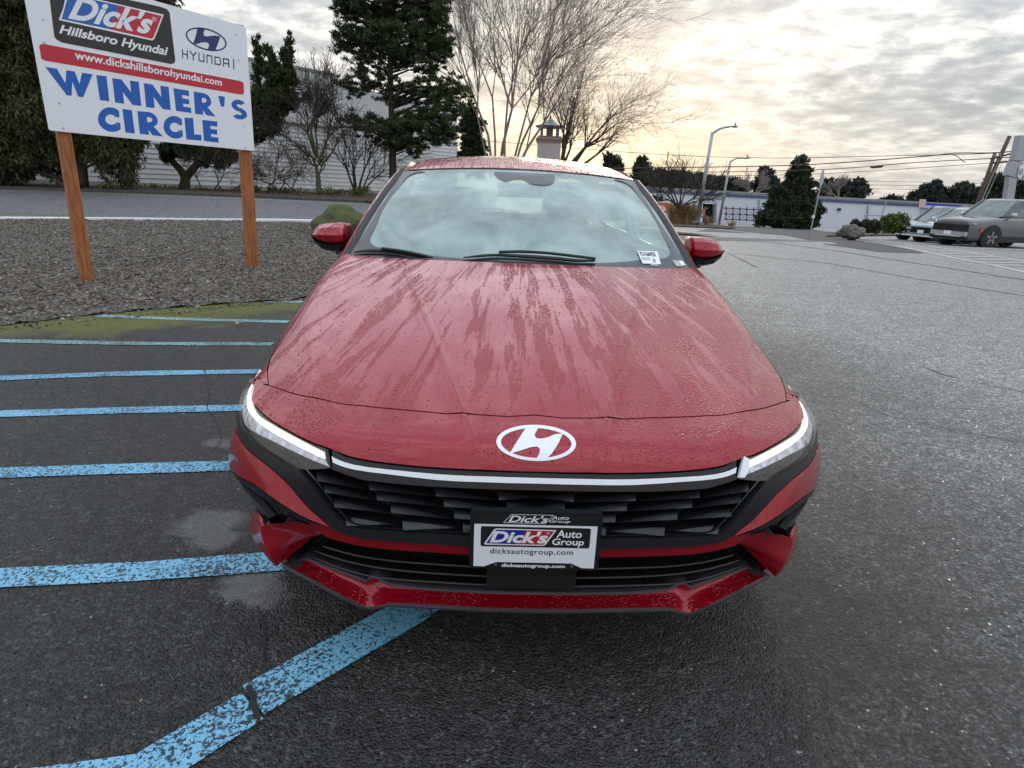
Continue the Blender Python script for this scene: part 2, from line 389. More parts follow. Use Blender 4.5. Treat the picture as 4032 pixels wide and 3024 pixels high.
# loose stones over the bed (one uncountable mass)
def rocks(name, P, size, mat, flat=.6, label=None, cat=None, kind='stuff'):
    oct_ = np.array([[1, 0, 0], [0, 1, 0], [-1, 0, 0], [0, -1, 0], [.1, .05, 1], [0, 0, -1.]]); F0 = np.array([[0, 1, 4], [1, 2, 4], [2, 3, 4], [3, 0, 4], [1, 0, 5], [2, 1, 5], [3, 2, 5], [0, 3, 5]])
    n = len(P); a = rng.uniform(0, 6.28, n); sc = np.asarray(size)[:, None, None]
    v = oct_[None]*(1+rng.normal(0, .28, (n, 6, 3)))*np.array([1, .75, flat])
    tz = rng.normal(0, .4, n); c, s = np.cos(tz), np.sin(tz); v = np.stack([v[..., 0]*c[:, None]-v[..., 2]*s[:, None], v[..., 1], v[..., 0]*s[:, None]+v[..., 2]*c[:, None]], -1)
    c, s = np.cos(a), np.sin(a); v = np.stack([v[..., 0]*c[:, None]-v[..., 1]*s[:, None], v[..., 0]*s[:, None]+v[..., 1]*c[:, None], v[..., 2]], -1)*sc+P[:, None]
    Fc = (F0[None]+np.arange(n)[:, None, None]*6).reshape(-1, 3)
    o = mesh(name, v.reshape(-1, 3), Fc, MT[mat], kind=kind); props(o, label, cat); return o
ba = np.array(bed); nst = 95000
Q = np.column_stack([rng.uniform(-13, -1.2, nst), rng.uniform(3.0, 13, nst)]); Q = Q[inpoly(Q, bed)]
dist = np.hypot(Q[:, 0], Q[:, 1]+1.3); Q = Q[rng.uniform(0, 1, len(Q)) < np.clip(9/dist, .15, 1)**1.3]
E3 = np.array(densify(bed, .4)); dq = np.array([np.min(np.hypot(*(E3-v).T)) for v in Q])
hq = np.array([mn.fractal(Vector((v[0]*2.2, v[1]*2.2, 1.)), .8, 2., 4) for v in Q])
rocks('gravel_stones', np.column_stack([Q, bedz(Q, dq, hq)+.004]), rng.lognormal(math.log(.0125), .38, len(Q)), 'pebble', label='loose dark crushed gravel covering the sloping bed under the billboard', cat='gravel')
Qe = np.array(densify([tuple(q[:2]) for q in edge], .02)); Qe = Qe[rng.permutation(len(Qe))[:420]]; Qe = Qe+np.abs(rng.normal(0, .09, (len(Qe), 1)))*np.array([[.35, -.9]]); Qe = Qe[(Qe[:, 0] < -1.0)]
rocks('strayed_stones', np.column_stack([Qe, g(Qe[:, 0], Qe[:, 1])+.007]), rng.lognormal(math.log(.011), .4, len(Qe)), 'pebble', label='loose stones strayed from the gravel bed onto the mossy asphalt', cat='gravel')
# small bright chips scattered on the wet lot
q = np.array([atg(rng.uniform(0, 2212), rng.uniform(620, 1650)) for _ in range(150)]); q = q[(np.abs(q[:, 0]) > .95) | (q[:, 1] < -.05)]
rocks('stone_chips', q+np.array([0, 0, .003]), rng.lognormal(math.log(.0045), .35, len(q)), 'pebble', .4, 'tiny pale stone chips scattered over the wet lot', 'stone chips')
# blue bay stripes
BL = [([(572, 652), (660, 653)], .10, 1), ([(212, 683), (300, 687), (455, 692), (625, 696)], .105, 1), ([(-260, 732), (0, 738), (290, 743), (590, 744)], .105, 1), ([(-300, 830), (0, 818), (250, 809), (560, 803)], .105, 0),
      ([(-300, 905), (0, 895), (260, 888), (530, 882)], .108, 0), ([(-300, 1036), (0, 1023), (250, 1015), (505, 1009)], .108, 0), ([(-500, 1275), (0, 1252), (300, 1236), (640, 1212)], .118, 0),
      ([(1010, 1240), (880, 1330), (700, 1434), (548, 1524)], .125, 0), ([(545, 1528), (400, 1618), (285, 1684), (60, 1716), (-250, 1750)], .125, 0)]
for pts, wd, mossy in BL: strip('parking_line', GP(pts), wd, 'blue_paint_mossy' if mossy else 'blue_paint', .004)
strip('crack', GP([(545, 1490), (552, 1515), (541, 1535), (560, 1560), (548, 1590)]), .011, 'crack', .008, .006)
strip('crack', GP([(440, 800), (455, 850), (452, 885), (462, 905), (470, 930), (474, 955), (465, 975)]), .004, 'crack', .008, .006)
strip('crack', GP([(560, 1318), (572, 1360), (570, 1400), (568, 1440)]), .006, 'crack', .008, .004)
# seams and cracks of the lot on the right
for pts, wd in (([(1584, 548), (1789, 569), (1941, 596), (2212, 640), (2500, 690)], .05), ([(1995, 795), (2036, 811), (2131, 832), (2212, 849)], .012), ([(1572, 547), (1600, 560), (1635, 578)], .03), ([(1500, 517), (1659, 523), (1810, 543), (2212, 605)], .10), ([(1850, 870), (1920, 900), (2212, 960)], .006)):
    strip('crack', GP(pts), wd, 'crack' if wd < .04 else 'patch_asphalt', .004, wd*.25)
sheet('asphalt_patch', GP([(1690, 508), (1760, 503), (1880, 520), (2000, 548), (1900, 545), (1780, 528)]), 'patch_asphalt', .0045, 1.)
sheet('side_road', GP([(1500, 500), (1575, 487), (1700, 493), (1820, 503), (1870, 512), (1740, 512), (1640, 505)]), 'patch_asphalt', .0042, 2.)
strip('road_line', GP([(1440, 488), (1530, 494), (1640, 505)]), .22, 'white_paint', .009)
strip('road_line', GP([(1440, 497), (1560, 503), (1690, 509)]), .14, 'white_paint', .009)
# hatched walkway beside the parked cars
A = [(1829, 515), (1919, 529), (1992, 543), (2083, 562), (2147, 574), (2212, 588), (2300, 606)]; B = [(1900, 520), (1974, 529), (2083, 544), (2212, 565), (2300, 580)]
strip('hatch_line', GP(A), .12, 'white_paint', .009); strip('hatch_line', GP(B), .12, 'white_paint', .009)
for x0, x1, y0 in ((1100, 1500, 1480), (1200, 1700, 1512), (1310, 1850, 1545), (1450, 2050, 1580), (1600, 2230, 1615), (1790, 2400, 1650)):
    f = lambda x, y: ((3300+x/3.016)/1.8228, (500+y/3.016)/1.8228)
    strip('hatch_line', GP([f(x0, y0-6), f(x1, y0+4)]), .11, 'white_paint', .013)
strip('road_line', GP([(2010, 531), (2100, 537), (2212, 541)]), .12, 'white_paint', .017)
# ---------------------------------------------------------------- plant materials
def leafmat(name, a, b_, rough=.6, sc=1.3, tr=.0):
    m, t, b, o = newmat(name); p = POS(t); rd = N(t, 'ShaderNodeNewGeometry').outputs['Random Per Island']
    k = M(t, 'ADD', M(t, 'MULTIPLY', NOISE(t, p, sc, 4, .6), .75), M(t, 'MULTIPLY', rd, .30))
    setp(t, b, col=RAMP(t, k, [(.28, a), (.78, b_)]), rough=rough, spec=.3); return m
leafmat('pine_needles', (.016, .028, .012), (.075, .105, .035)); leafmat('cedar_foliage', (.022, .026, .012), (.10, .10, .04))
leafmat('juniper_foliage', (.012, .024, .008), (.060, .085, .020)); leafmat('fir_foliage', (.014, .028, .014), (.050, .075, .030))
leafmat('shrub_leaves', (.03, .05, .010), (.14, .19, .035), sc=3); leafmat('dark_shrub_leaves', (.018, .022, .012), (.06, .065, .03), sc=3)
leafmat('dry_grass', (.22, .14, .06), (.52, .38, .20), sc=4); leafmat('far_foliage', (.020, .030, .022), (.05, .062, .045), sc=.5)
leafmat('weed', (.05, .07, .015), (.22, .24, .06), sc=8)
simple('bark', (.055, .042, .032), .85, var=.4, vs_=9, bump=.02, bs=18); simple('pale_bark', (.34, .29, .25), .8, var=.35, vs_=6, bump=.01, bs=20)
simple('twig', (.085, .060, .048), .85, var=.3); simple('grey_twig', (.24, .195, .17), .85, var=.3); simple('mossy_bark', (.085, .085, .04), .9, var=.4, vs_=7, bump=.02)

def leaves(name, C, n_per, r, size, mat, parent, flat=1., up=0., asp=.35, kind='stuff'):
    """leaf-sized quads gathered in clumps round the points C"""
    C = np.asarray(C); n = len(C); r = np.broadcast_to(r, (n,))
    c = np.repeat(C, n_per, 0); rr = np.repeat(r, n_per)
    d = rng.normal(0, 1, c.shape); d /= np.linalg.norm(d, axis=1)[:, None]; rad = rng.uniform(0, 1, len(c))**.5
    off = d*(rad*rr)[:, None]*np.array([1, 1, flat]); P = c+off
    ax = d*.8+rng.normal(0, .5, c.shape)+np.array([0, 0, up]); ax /= np.linalg.norm(ax, axis=1)[:, None]
    s = rng.normal(0, 1, c.shape); s = np.cross(ax, s); s /= np.linalg.norm(s, axis=1)[:, None]
    L = size*rng.uniform(.6, 1.35, len(c))[:, None]
    a, b_ = ax*L, s*L*asp
    V = np.stack([P-a*.5-b_*.3, P-a*.1-b_, P+a*.6, P-a*.1+b_], 1).reshape(-1, 3)
    Fc = np.arange(len(V)).reshape(-1, 4)
    return mesh(name, V, Fc, MT[mat], parent, kind=kind)
def segs(name, S, mat, parent, n=4, kind=None):
    """tapered twigs as one part: S rows = p0, p1, r0, r1"""
    S = np.asarray(S, float); p0, p1, r0, r1 = S[:, :3], S[:, 3:6], S[:, 6], S[:, 7]
    T = p1-p0; T /= np.linalg.norm(T, axis=1)[:, None]+1e-9; u = np.where(np.abs(T[:, 2:3]) < .9, [[0, 0, 1.]], [[1., 0, 0]])
    e1 = np.cross(T, u); e1 /= np.linalg.norm(e1, axis=1)[:, None]; e2 = np.cross(T, e1)
    a = np.arange(n)*2*math.pi/n; ring = np.cos(a)[None, :, None]*e1[:, None]+np.sin(a)[None, :, None]*e2[:, None]
    V = np.concatenate([p0[:, None]+ring*r0[:, None, None], p1[:, None]+ring*r1[:, None, None]], 1).reshape(-1, 3)
    q = np.array([(j, (j+1) % n, n+(j+1) % n, n+j) for j in range(n)]); Fc = (q[None]+np.arange(len(S))[:, None, None]*2*n).reshape(-1, 4)
    return mesh(name, V, Fc, MT[mat], parent, kind=kind)
def blobs3(L, Yw, dens, inner=.35, ysc=1.):
    """clump centres through crowns given as (px, py, rx, ry) lobes of the crown at distance Yw"""
    out = []
    for px, py, rx, ry in L:
        c = at(px, py, Yw); s = (Yw-CC[1])/1283.*1.02; a, b_ = rx*s, ry*s; k = max(3, int(dens*a*max(a, b_)*b_*4.2/(max(a, b_)) ))
        d = rng.normal(0, 1, (k, 3)); d /= np.linalg.norm(d, axis=1)[:, None]; d *= rng.uniform(inner**3, 1, (k, 1))**(1/3)
        out.append(c+d*np.array([a, min(a, 2.2)*ysc, b_]))
    return np.concatenate(out)
def evergreen(name, label, L, Yw, trunk, tr_, mat, bark, dens, n_per, r, size, group=None, up=.1, asp=.35, limbs=True, flat=.7, cat='tree'):
    """trunk: px polyline (base first) with widths in px"""
    s = (Yw-CC[1])/1283.
    pts = np.array([at(x, y, Yw) for x, y, _ in trunk]); rad = np.array([w_*s/2 for *_, w_ in trunk])
    t0 = thing(name, label, cat, group, tuple(pts[0]))
    mesh('trunk', *tubeg(smoothline(pts, 4), np.interp(np.linspace(0, 1, (len(pts)-1)*4+1), np.linspace(0, 1, len(pts)), rad), 8), MT[bark], t0, smooth=True)
    C = blobs3(L, Yw, dens); C = C+rng.normal(0, (min(.22, r*.8) if r > .18 else r*.35), C.shape)
    if limbs:
        K = C[rng.permutation(len(C))[:min(len(C), 150)]]; S_ = []
        tp = smoothline(pts, 12)
        for q in K:
            i = np.argmin(np.abs(tp[:, 2]-(q[2]-.25*abs(q[0]-tp[len(tp)//2][0])))); a = tp[i]; m = (a+q)/2+np.array([0, 0, .08*np.linalg.norm(q-a)]); rr = .012*np.linalg.norm(q-a)+.008
            S_ += [(*a, *m, rr*1.6, rr), (*m, *q, rr, rr*.35)]
        segs('limbs', S_, bark, t0, 4)
    leaves('crown', C, n_per, r*rng.uniform(.6, 1.25, len(C)), size, mat, t0, flat, up, asp)
    return t0
def grow(p, d, L, r, lvl, S_, spread, bias, curl, kids, rmin, gnarl=.12):
    n = 4 if lvl < 3 else 3
    for i in range(n):
        d = d+rng.normal(0, gnarl, 3)+bias*curl/n; d /= np.linalg.norm(d); q = p+d*L/n; r2 = max(r*(1-.55*(i+1)/n/1.3), rmin)
        S_[min(lvl, 3)].append((*p, *q, max(r, rmin), r2)); p = q; r = r2
        if lvl < len(kids) and (i >= 1 or lvl > 0):
            for _ in range(kids[lvl] if rng.random() > .15 else 1):
                e = rng.normal(0, 1, 3); e -= e@d*d; e /= np.linalg.norm(e); a = rng.uniform(*spread)
                nd = d*math.cos(a)+e*math.sin(a); grow(p, nd, L*rng.uniform(.48, .72), r*.6, lvl+1, S_, spread, bias, curl, kids, rmin, gnarl)
def bare_tree(name, label, Yw, stems, kids, spread=(.35, .75), bias=(0, 0, .5), curl=.5, rmin=.006, bark='grey_twig', tw='twig', group=None, gnarl=.12, cat='tree'):
    """stems: [(px0,py0,px1,py1,width px)] leading limbs drawn from the ground or fork up"""
    s = (Yw-CC[1])/1283.; b0 = at(stems[0][0], stems[0][1], Yw); t0 = thing(name, label, cat, group, tuple(b0)); S_ = [[], [], [], []]
    for x0, y0, x1, y1, w_ in stems:
        k0 = len(S_[0])
        a, b_ = at(x0, y0, Yw), at(x1, y1, Yw); dv = b_-a; L = np.linalg.norm(dv); dv = dv/L; dv = dv+np.array([0, rng.normal(0, .22), 0]); dv /= np.linalg.norm(dv)
        grow(a, dv, L, w_*s/2, 0, S_, spread, np.array(bias), curl, kids, rmin, gnarl); segs('stem', S_[0][k0:], bark, t0, 6)
    segs('branches', S_[1], bark, t0, 4, kind='stuff')
    segs('twigs', S_[2]+S_[3], tw, t0, 3, kind='stuff'); return t0

# ---------------------------------------------------------------- white building across the street
simple('white_siding', (.76, .78, .78), .6, var=.08, vs_=1.2); simple('white_metal_panel', (.74, .76, .76), .55, var=.08, vs_=.8); simple('dark_gap', (.02, .02, .022), .8); simple('grey_trim', (.30, .30, .30), .6)
bl = thing('white_building', 'long white clapboard building across the street behind the evergreens', 'building', loc=(-19.9, 22.7, .7))
zt = lambda x: at(535, 124, 30.)[2]
def wallrun(a, b_, z0, z1, name, mat, inset=0., parent=bl, kind=None, n=1, lap=0.):
    a = np.array(a, float); b_ = np.array(b_, float); d = (b_-a)/np.linalg.norm(b_-a); nn = np.array([d[1], -d[0]]); ps = []
    for i in range(n):
        za = z0+(z1-z0)*i/n; zb = z0+(z1-z0)*(i+1)/n
        v = []
        for q in (a, b_):
            f0 = q+nn*(inset+lap); f1 = q+nn*inset; bk = q-nn*.3
            v += [(*bk, za), (*f0, za), (*f1, zb), (*bk, zb)]
        ps.append((v, [(0, 1, 2, 3), (7, 6, 5, 4), (1, 5, 6, 2), (0, 4, 5, 1), (3, 2, 6, 7)]))
    return mesh(name, *merge(ps), MT[mat], parent, kind=kind, fix=True)
W0, W1, W2, W3 = (-44., -2.), (-19.9, 22.7), (-9.1, 34.1), (-2.8, 40.8)
ztop = float(at(535, 124, 30.)[2]); zmid = float(at(603, 262, 31.4)[2])
wallrun(W0, W2, zmid+.08, ztop, 'upper_wall', 'white_metal_panel', .16)
wallrun(W0, W2, zmid, zmid+.08, 'drip_edge', 'grey_trim', .18)
wallrun(W0, W2, ztop, ztop+.14, 'parapet_cap', 'grey_trim', .20)
nb = 15; z0 = .95
for i in range(nb):   # clapboards, each its own board
    wallrun(W0, W2, z0+(zmid-z0)*i/nb, z0+(zmid-z0)*(i+1)/nb-.004, 'siding_board', 'white_siding', 0, lap=.035)
for i in range(nb): wallrun(W2, W3, z0+(zmid-z0)*i/nb, z0+(zmid-z0)*(i+1)/nb-.004, 'siding_board', 'white_siding', 0, lap=.035)
wallrun(W2, W3, .2, z0, 'plinth', 'concrete', .05)
wallrun(W0, W2, .2, z0, 'plinth', 'concrete', .05)
wallrun(W2, W3, zmid, ztop-.35, 'end_wall', 'white_metal_panel', -.1)
d_ = np.array(W2)-np.array(W1); L_ = np.linalg.norm(d_); d_ /= L_; nn_ = np.array([d_[1], -d_[0]])
for i in range(-8, 13): q = np.array(W1)+d_*i*1.22; mesh('panel_joint', *boxg((*(q+nn_*.165), (zmid+.08+ztop)/2), (.03, .03, ztop-zmid-.1)), MT['grey_trim'], bl)
Rw = np.column_stack([[*d_, 0], [*nn_, 0], [0, 0, 1]])
vc = at(638, 184, 32.2); vv = thing('wall_vent', 'small louvred vent high on the white building wall', 'vent', loc=tuple(vc)); pv = np.array(W1)+d_*((vc[:2]-np.array(W1))@d_)+nn_*.2; vz = vc[2]
mesh('vent_back', *boxg((*pv, vz), (.75, .04, .62), Rw), MT['dark_gap'], vv)
for i in range(5): mesh('louvre', *boxg((*(pv+nn_*.05), vz-.25+i*.125), (.75, .05, .06), Rw), MT['white_siding'], vv)

# ---------------------------------------------------------------- trees
def zp(x, y): return 493.7+x*.2728, y*.2728
PL = [(1300, 60, 380, 100), (1100, 20, 220, 120), (1450, -60, 260, 110), (1280, -200, 300, 110), (1280, -330, 200, 110), (930, 80, 70, 60), (1600, 100, 110, 110), (1000, 300, 140, 80), (1350, 330, 330, 130), (1150, 200, 200, 60), (1580, 260, 150, 90), (900, 400, 75, 38), (1660, 380, 90, 90), (1500, 480, 200, 80), (1120, 480, 110, 50), (1000, 540, 50, 25), (1150, 600, 130, 45), (960, 680, 60, 35), (1080, 700, 140, 55), (1350, 720, 110, 70), (1600, 690, 180, 65), (1780, 720, 110, 70), (1680, 850, 190, 110), (1220, 990, 290, 85), (1550, 1000, 250, 110), (1700, 1080, 90, 70), (1480, 1180, 50, 50), (1400, 1120, 200, 50)]
evergreen('pine_tree', 'tall dark pine with layered crown, trunk rising behind the red car roof', [(*zp(x, y), a*.2728, b_*.215) for x, y, a, b_ in PL], 27.,
    [(849, 392, 16), (848, 330, 14), (846, 250, 12), (843, 150, 10), (842, 60, 8), (840, -90, 3)], 0, 'pine_needles', 'bark', 44, 46, .20, .17, up=.35, asp=.12, flat=.5)
evergreen('cypress_tree', 'big drooping dark cypress at the left edge behind the billboard', [(20, 60, 75, 90), (60, 150, 70, 70), (20, 230, 80, 80), (90, 250, 70, 60), (-60, 200, 90, 160), (60, 10, 60, 50), (-40, 20, 80, 80), (20, 320, 70, 40), (60, 350, 40, 25), (-30, 330, 80, 50), (120, 310, 60, 40), (230, 300, 45, 35), (250, 335, 35, 40), (265, 365, 15, 22), (200, 290, 60, 30), (150, 200, 70, 70), (170, 60, 90, 60), (220, 120, 90, 70), (330, -25, 60, 14), (90, -40, 120, 60), (300, 60, 60, 60), (240, 220, 80, 50)], 21.,
    [(178, 402, 24), (172, 330, 22), (165, 200, 18), (150, 40, 12), (145, -80, 6)], 0, 'cedar_foliage', 'bark', 24, 85, .30, .16, up=-1.1, asp=.16, flat=1.1)
JL = [(400, 640, 95, 90), (350, 800, 140, 95), (280, 950, 105, 110), (240, 1070, 50, 45), (430, 760, 80, 80), (240, 500, 20, 70), (228, 400, 13, 70), (222, 330, 7, 40), (260, 560, 40, 50), (300, 400, 14, 50), (335, 460, 18, 60), (370, 520, 25, 50), (380, 550, 40, 50), (482, 380, 13, 70), (484, 320, 6, 40), (474, 480, 26, 70), (430, 450, 12, 45), (210, 660, 18, 60), (250, 740, 40, 40), (590, 770, 35, 22), (545, 800, 30, 20), (500, 620, 30, 60), (200, 820, 40, 60)]
evergreen('juniper_tree', 'twisted juniper with spiky leaning tips just right of the billboard', [(*zp(x, y), a*.2728, b_*.2728) for x, y, a, b_ in JL]+[(x*.248, 137+y*.248, a*.248, b_*.248) for x, y, a, b_ in [(1750, 780, 250, 60), (1520, 740, 120, 35), (1850, 850, 110, 40), (1950, 800, 100, 60), (1450, 800, 50, 50), (1950, 700, 120, 60), (1600, 700, 150, 50), (2060, 640, 120, 80)]], 25.5,
    [(397, 408, 24), (400, 385, 18), (385, 362, 14), (352, 330, 10), (336, 312, 7)], 0, 'juniper_foliage', 'mossy_bark', 60, 60, .15, .12, up=1.2, asp=.2, limbs=False, flat=1.2)
segs('leaning_limb', [(*at(400, 385, 25.5), *at(430, 350, 25.5), .17, .13), (*at(430, 350, 25.5), *at(470, 330, 25.5), .13, .1), (*at(470, 330, 25.5), *at(560, 250, 25.5), .1, .06), (*at(560, 250, 25.5), *at(600, 160, 25.5), .06, .02)], 'mossy_bark', bpy.data.objects['juniper_tree'], 6)
evergreen('arborvitae', 'slim conical arborvitae between the pine and the bare birch', [(1020, 330, 22, 14), (1020, 305, 21, 16), (1019, 280, 16, 16), (1016, 258, 11, 14), (1014, 240, 6, 12), (1022, 355, 24, 20)], 33., [(1022, 380, 10), (1020, 320, 8), (1015, 240, 3)], 0, 'fir_foliage', 'bark', 70, 60, .22, .12, up=1., limbs=False)
b5 = (.30, .62)
bare_tree('birch_tree', 'large bare birch with fanned pale stems behind the car roof', 32., [(1078, 385, 1088, 60, 7), (1062, 385, 995, 110, 5), (1066, 380, 1020, 0, 6), (1090, 385, 1125, 30, 6), (1108, 385, 1250, 105, 6), (1105, 385, 1195, 60, 5), (1110, 380, 1245, 190, 4), (1100, 385, 1220, 30, 5), (1070, 380, 1050, 30, 5)], [3, 3, 3], (.22, .60), (0, 0, .35), .5, .0034, 'pale_bark', 'grey_twig', gnarl=.14)
bare_tree('bare_tree', 'spreading bare tree right of the brick tower, stems fanning from one base', 30., [(1215, 385, 1222, 215, 9), (1212, 385, 1185, 235, 6), (1218, 385, 1270, 215, 8), (1222, 385, 1320, 255, 7), (1225, 385, 1350, 270, 6), (1220, 385, 1245, 225, 7), (1210, 385, 1235, 250, 6)], [2, 2, 3], (.3, .75), (0, 0, .15), .5, .0038, 'bark', 'grey_twig', gnarl=.15)
bare_tree('bare_tree', 'gnarled bare tree against the white wall, left of the pine trunk', 25., [(690, 418, 684, 340, 12), (684, 340, 645, 235, 6), (684, 340, 692, 225, 6), (688, 350, 722, 235, 6), (684, 345, 610, 300, 5), (692, 360, 740, 290, 5), (684, 340, 665, 230, 5)], [2, 2, 2], (.4, .9), (0, 0, .4), .5, .007, 'mossy_bark', 'bark', gnarl=.15)
bare_tree('bare_tree', 'many stemmed bare tree directly left of the pine trunk', 27., [(772, 424, 740, 320, 5), (772, 424, 762, 310, 5), (774, 424, 788, 315, 5), (778, 424, 810, 330, 4), (770, 424, 745, 340, 4), (778, 424, 825, 350, 4)], [2, 3], (.3, .8), (0, 0, .4), .5, .009, 'bark', 'bark', gnarl=.13)
bare_tree('bare_shrub', 'tangled leafless shrub against the white wall behind the right sign post', 24.5, [(x, 418, x+rng.uniform(-50, 50), rng.uniform(330, 380), 3) for x in (560, 575, 590, 610, 630, 600, 645)], [3, 3], (.4, 1.), (0, 0, .1), .3, .006, 'twig', 'twig', gnarl=.2, cat='shrub')
bare_tree('bare_shrub', 'tangled leafless shrub under the billboard beside the twisted juniper trunk', 24., [(x, 412, x+rng.uniform(-40, 40), rng.uniform(340, 385), 3) for x in (440, 460, 480, 500, 520)], [3, 3], (.4, 1.), (0, 0, .1), .3, .006, 'twig', 'twig', gnarl=.2, cat='shrub')
# low weeds and litter along the wall foot
C = np.array([at(x, rng.uniform(*yy), 24.+x/330.) for yy, k, (xa, xb) in (((403, 412), 60, (0, 400)), ((408, 420), 90, (420, 800))) for x in rng.uniform(xa, xb, k)])
props(leaves('weeds', C, 26, .22, .10, 'weed', None, .7, .5, .25), 'low weeds and creepers along the foot of the white wall', 'weeds')
# far trees along the horizon
FT = [('conifer', [(1387, 368, 12, 16), (1387, 388, 17, 18), (1386, 352, 4, 12), (1386, 405, 19, 14)], 'small dark conifer behind the car roof line and warehouse'),
      ('conifer', [(1316, 348, 6, 8), (1316, 360, 8, 10)], 'tiny conifer tip nearest the bare tree right of the tower'), ('conifer', [(1330, 352, 5, 7), (1331, 363, 8, 9)], 'tiny conifer tip just above the red roof corner'),
      ('conifer', [(1655, 378, 8, 12), (1655, 396, 17, 14), (1655, 410, 24, 12)], 'conical conifer over the warehouse roof left of the big fir'),
      ('round', [(1470, 392, 55, 16), (1530, 398, 60, 12), (1430, 395, 40, 18), (1580, 402, 40, 10)], 'belt of dark trees behind the warehouse and bare street tree'),
      ('round', [(1795, 414, 20, 10), (1815, 408, 16, 14), (1790, 405, 12, 12)], 'round tree cluster over the warehouse roof right of the big fir'), ('conifer', [(1852, 402, 12, 10), (1848, 415, 22, 10)], 'dark tree clump over the warehouse beside the round cluster'),
      ('conifer', [(1925, 434, 8, 6), (1940, 436, 8, 5), (1906, 438, 5, 3)], 'row of low distant tree tips over the warehouse roof'), ('conifer', [(1979, 428, 9, 9), (1975, 438, 14, 6)], 'thin sparse distant fir left of the blue sign'),
      ('round', [(2003, 415, 14, 12), (2022, 412, 12, 14), (2010, 426, 28, 10)], 'bushy distant tree pair above the blue sign'), ('round', [(2058, 424, 16, 12), (2075, 416, 16, 14), (2098, 424, 18, 12), (2082, 434, 50, 8)], 'wide dark distant trees right of the bushy pair'),
      ('round', [(2150, 395, 14, 14), (2165, 405, 26, 24), (2195, 412, 22, 18), (2150, 425, 40, 14), (2200, 430, 30, 14)], 'dark tree mass behind the utility poles and grey pylon')]
for kd, L, lb in FT:
    Yw = 118.; L0 = L[0]; bx = np.mean([q[0] for q in L]); by = max(q[1]+q[3] for q in L)
    evergreen('far_tree', lb, L, Yw, [(bx, by+14, 4), (bx, by-4, 3), (bx, L0[1], 1.5)], 0, 'far_foliage', 'bark', 9, 26, .9, .8, group='distant trees behind the warehouse', up=.6, asp=.3, limbs=False)
bare_tree('far_bare_tree', 'pale leafless tree above the warehouse left of the big fir', 110., [(1630, 425, 1617, 393, 3), (1630, 425, 1638, 390, 3), (1630, 425, 1652, 398, 3), (1628, 425, 1610, 402, 3)], [3, 3], (.3, .8), (0, 0, .3), .4, .03, 'grey_twig', 'grey_twig')
bare_tree('far_bare_tree', 'pale leafless tree top above the warehouse right of the big fir', 112., [(1810, 430, 1806, 405, 3), (1810, 430, 1816, 400, 3), (1810, 430, 1798, 408, 3)], [3, 3], (.3, .8), (0, 0, .3), .4, .03, 'grey_twig', 'grey_twig')
b_ = [(1467, 450, 1467+dx*.75, 450-dy*.72, 4) for dx, dy in ((-70, 60), (-45, 85), (-15, 100), (15, 95), (45, 90), (80, 70), (65, 45), (-80, 40))]
bare_tree('bare_street_tree', 'low spreading bare tree over the dry grasses beside the first lamp', 50., b_, [3, 3], (.3, .75), (0, 0, .2), .4, .014, 'bark', 'bark')
# big fir on the right
FL = []
for i in range(15):
    k = i/14; y = 345+k*135; wd_ = 2.5+k*60+3*math.sin(i*2.1); FL.append((1732-k*27+3*math.sin(i*3.7), y, wd_, 9+k*4))
evergreen('fir_tree', 'big dense conical fir in front of the warehouse', FL+[(1660, 470, 22, 12), (1680, 440, 14, 16), (1678, 418, 8, 12), (1752, 455, 14, 22)], 56., [(1706, 500, 10), (1715, 420, 8), (1731, 335, 2)], 0, 'fir_foliage', 'bark', 22, 50, .38, .28, up=.6, asp=.25, limbs=False)

# ---------------------------------------------------------------- brick tower with a pagoda cap
simple('pale_brick', (.56, .50, .50), .85, var=.15, vs_=4, bump=.01); simple('red_brick', (.34, .21, .20), .85, var=.2, vs_=4); simple('slate', (.13, .16, .155), .5); simple('mortar', (.4, .38, .36), .9)
Yt = 46.; s_ = (Yt-CC[1])/1283.; tb = at(1181, 400, Yt); tw_ = thing('brick_tower', 'square brick chimney tower with little pagoda lantern seen through bare branches', 'tower', loc=tuple(tb))
zz = lambda py: float(at(1181, py, Yt)[2]); cx_, cy_ = tb[0], tb[1]; wt = 44*s_
mesh('shaft', *boxg((cx_, cy_, (zz(303)+zz(400))/2), (wt, wt, zz(303)-zz(400))), MT['pale_brick'], tw_)
for i, (w_, py, h) in enumerate(((1.10, 306, 5), (1.18, 301, 4), (1.02, 297, 3))): mesh('cornice', *boxg((cx_, cy_, zz(py)), (wt*w_, wt*w_, h*s_)), MT['red_brick' if i < 2 else 'slate'], tw_)
bs_ = []
for r_ in range(24):
    for c_ in range(6): bs_.append(boxg((cx_-wt/2+wt*(c_+.5+(.25 if r_ % 2 else -.25))/6*.96, cy_-wt/2-.004, zz(310)-.02-r_*.135), (wt/6-.02, .03, .11)))
mesh('face_bricks', *merge(bs_), MT['pale_brick'], tw_, kind='stuff')
for dx in (-1, 1):
    for dy in (-1, 1): mesh('post', *boxg((cx_+dx*wt*.36, cy_+dy*wt*.36, (zz(295)+zz(275))/2), (.12, .12, zz(275)-zz(295))), MT['slate'], tw_)
mesh('lantern_core', *boxg((cx_, cy_, (zz(295)+zz(275))/2), (wt*.28, wt*.28, zz(275)-zz(295))), MT['red_brick'], tw_)
a = np.arange(8)*math.pi/4; rl = [(wt*.62, 276), (wt*.68, 273), (wt*.38, 268), (wt*.16, 261), (.06, 256), (.10, 254), (.02, 247)]
V = np.concatenate([np.stack([cx_+r_*np.cos(a)*(1+.12*(np.arange(8) % 2 if i == 1 else 0)), cy_+r_*np.sin(a), np.full(8, zz(py))], -1) for i, (r_, py) in enumerate(rl)])
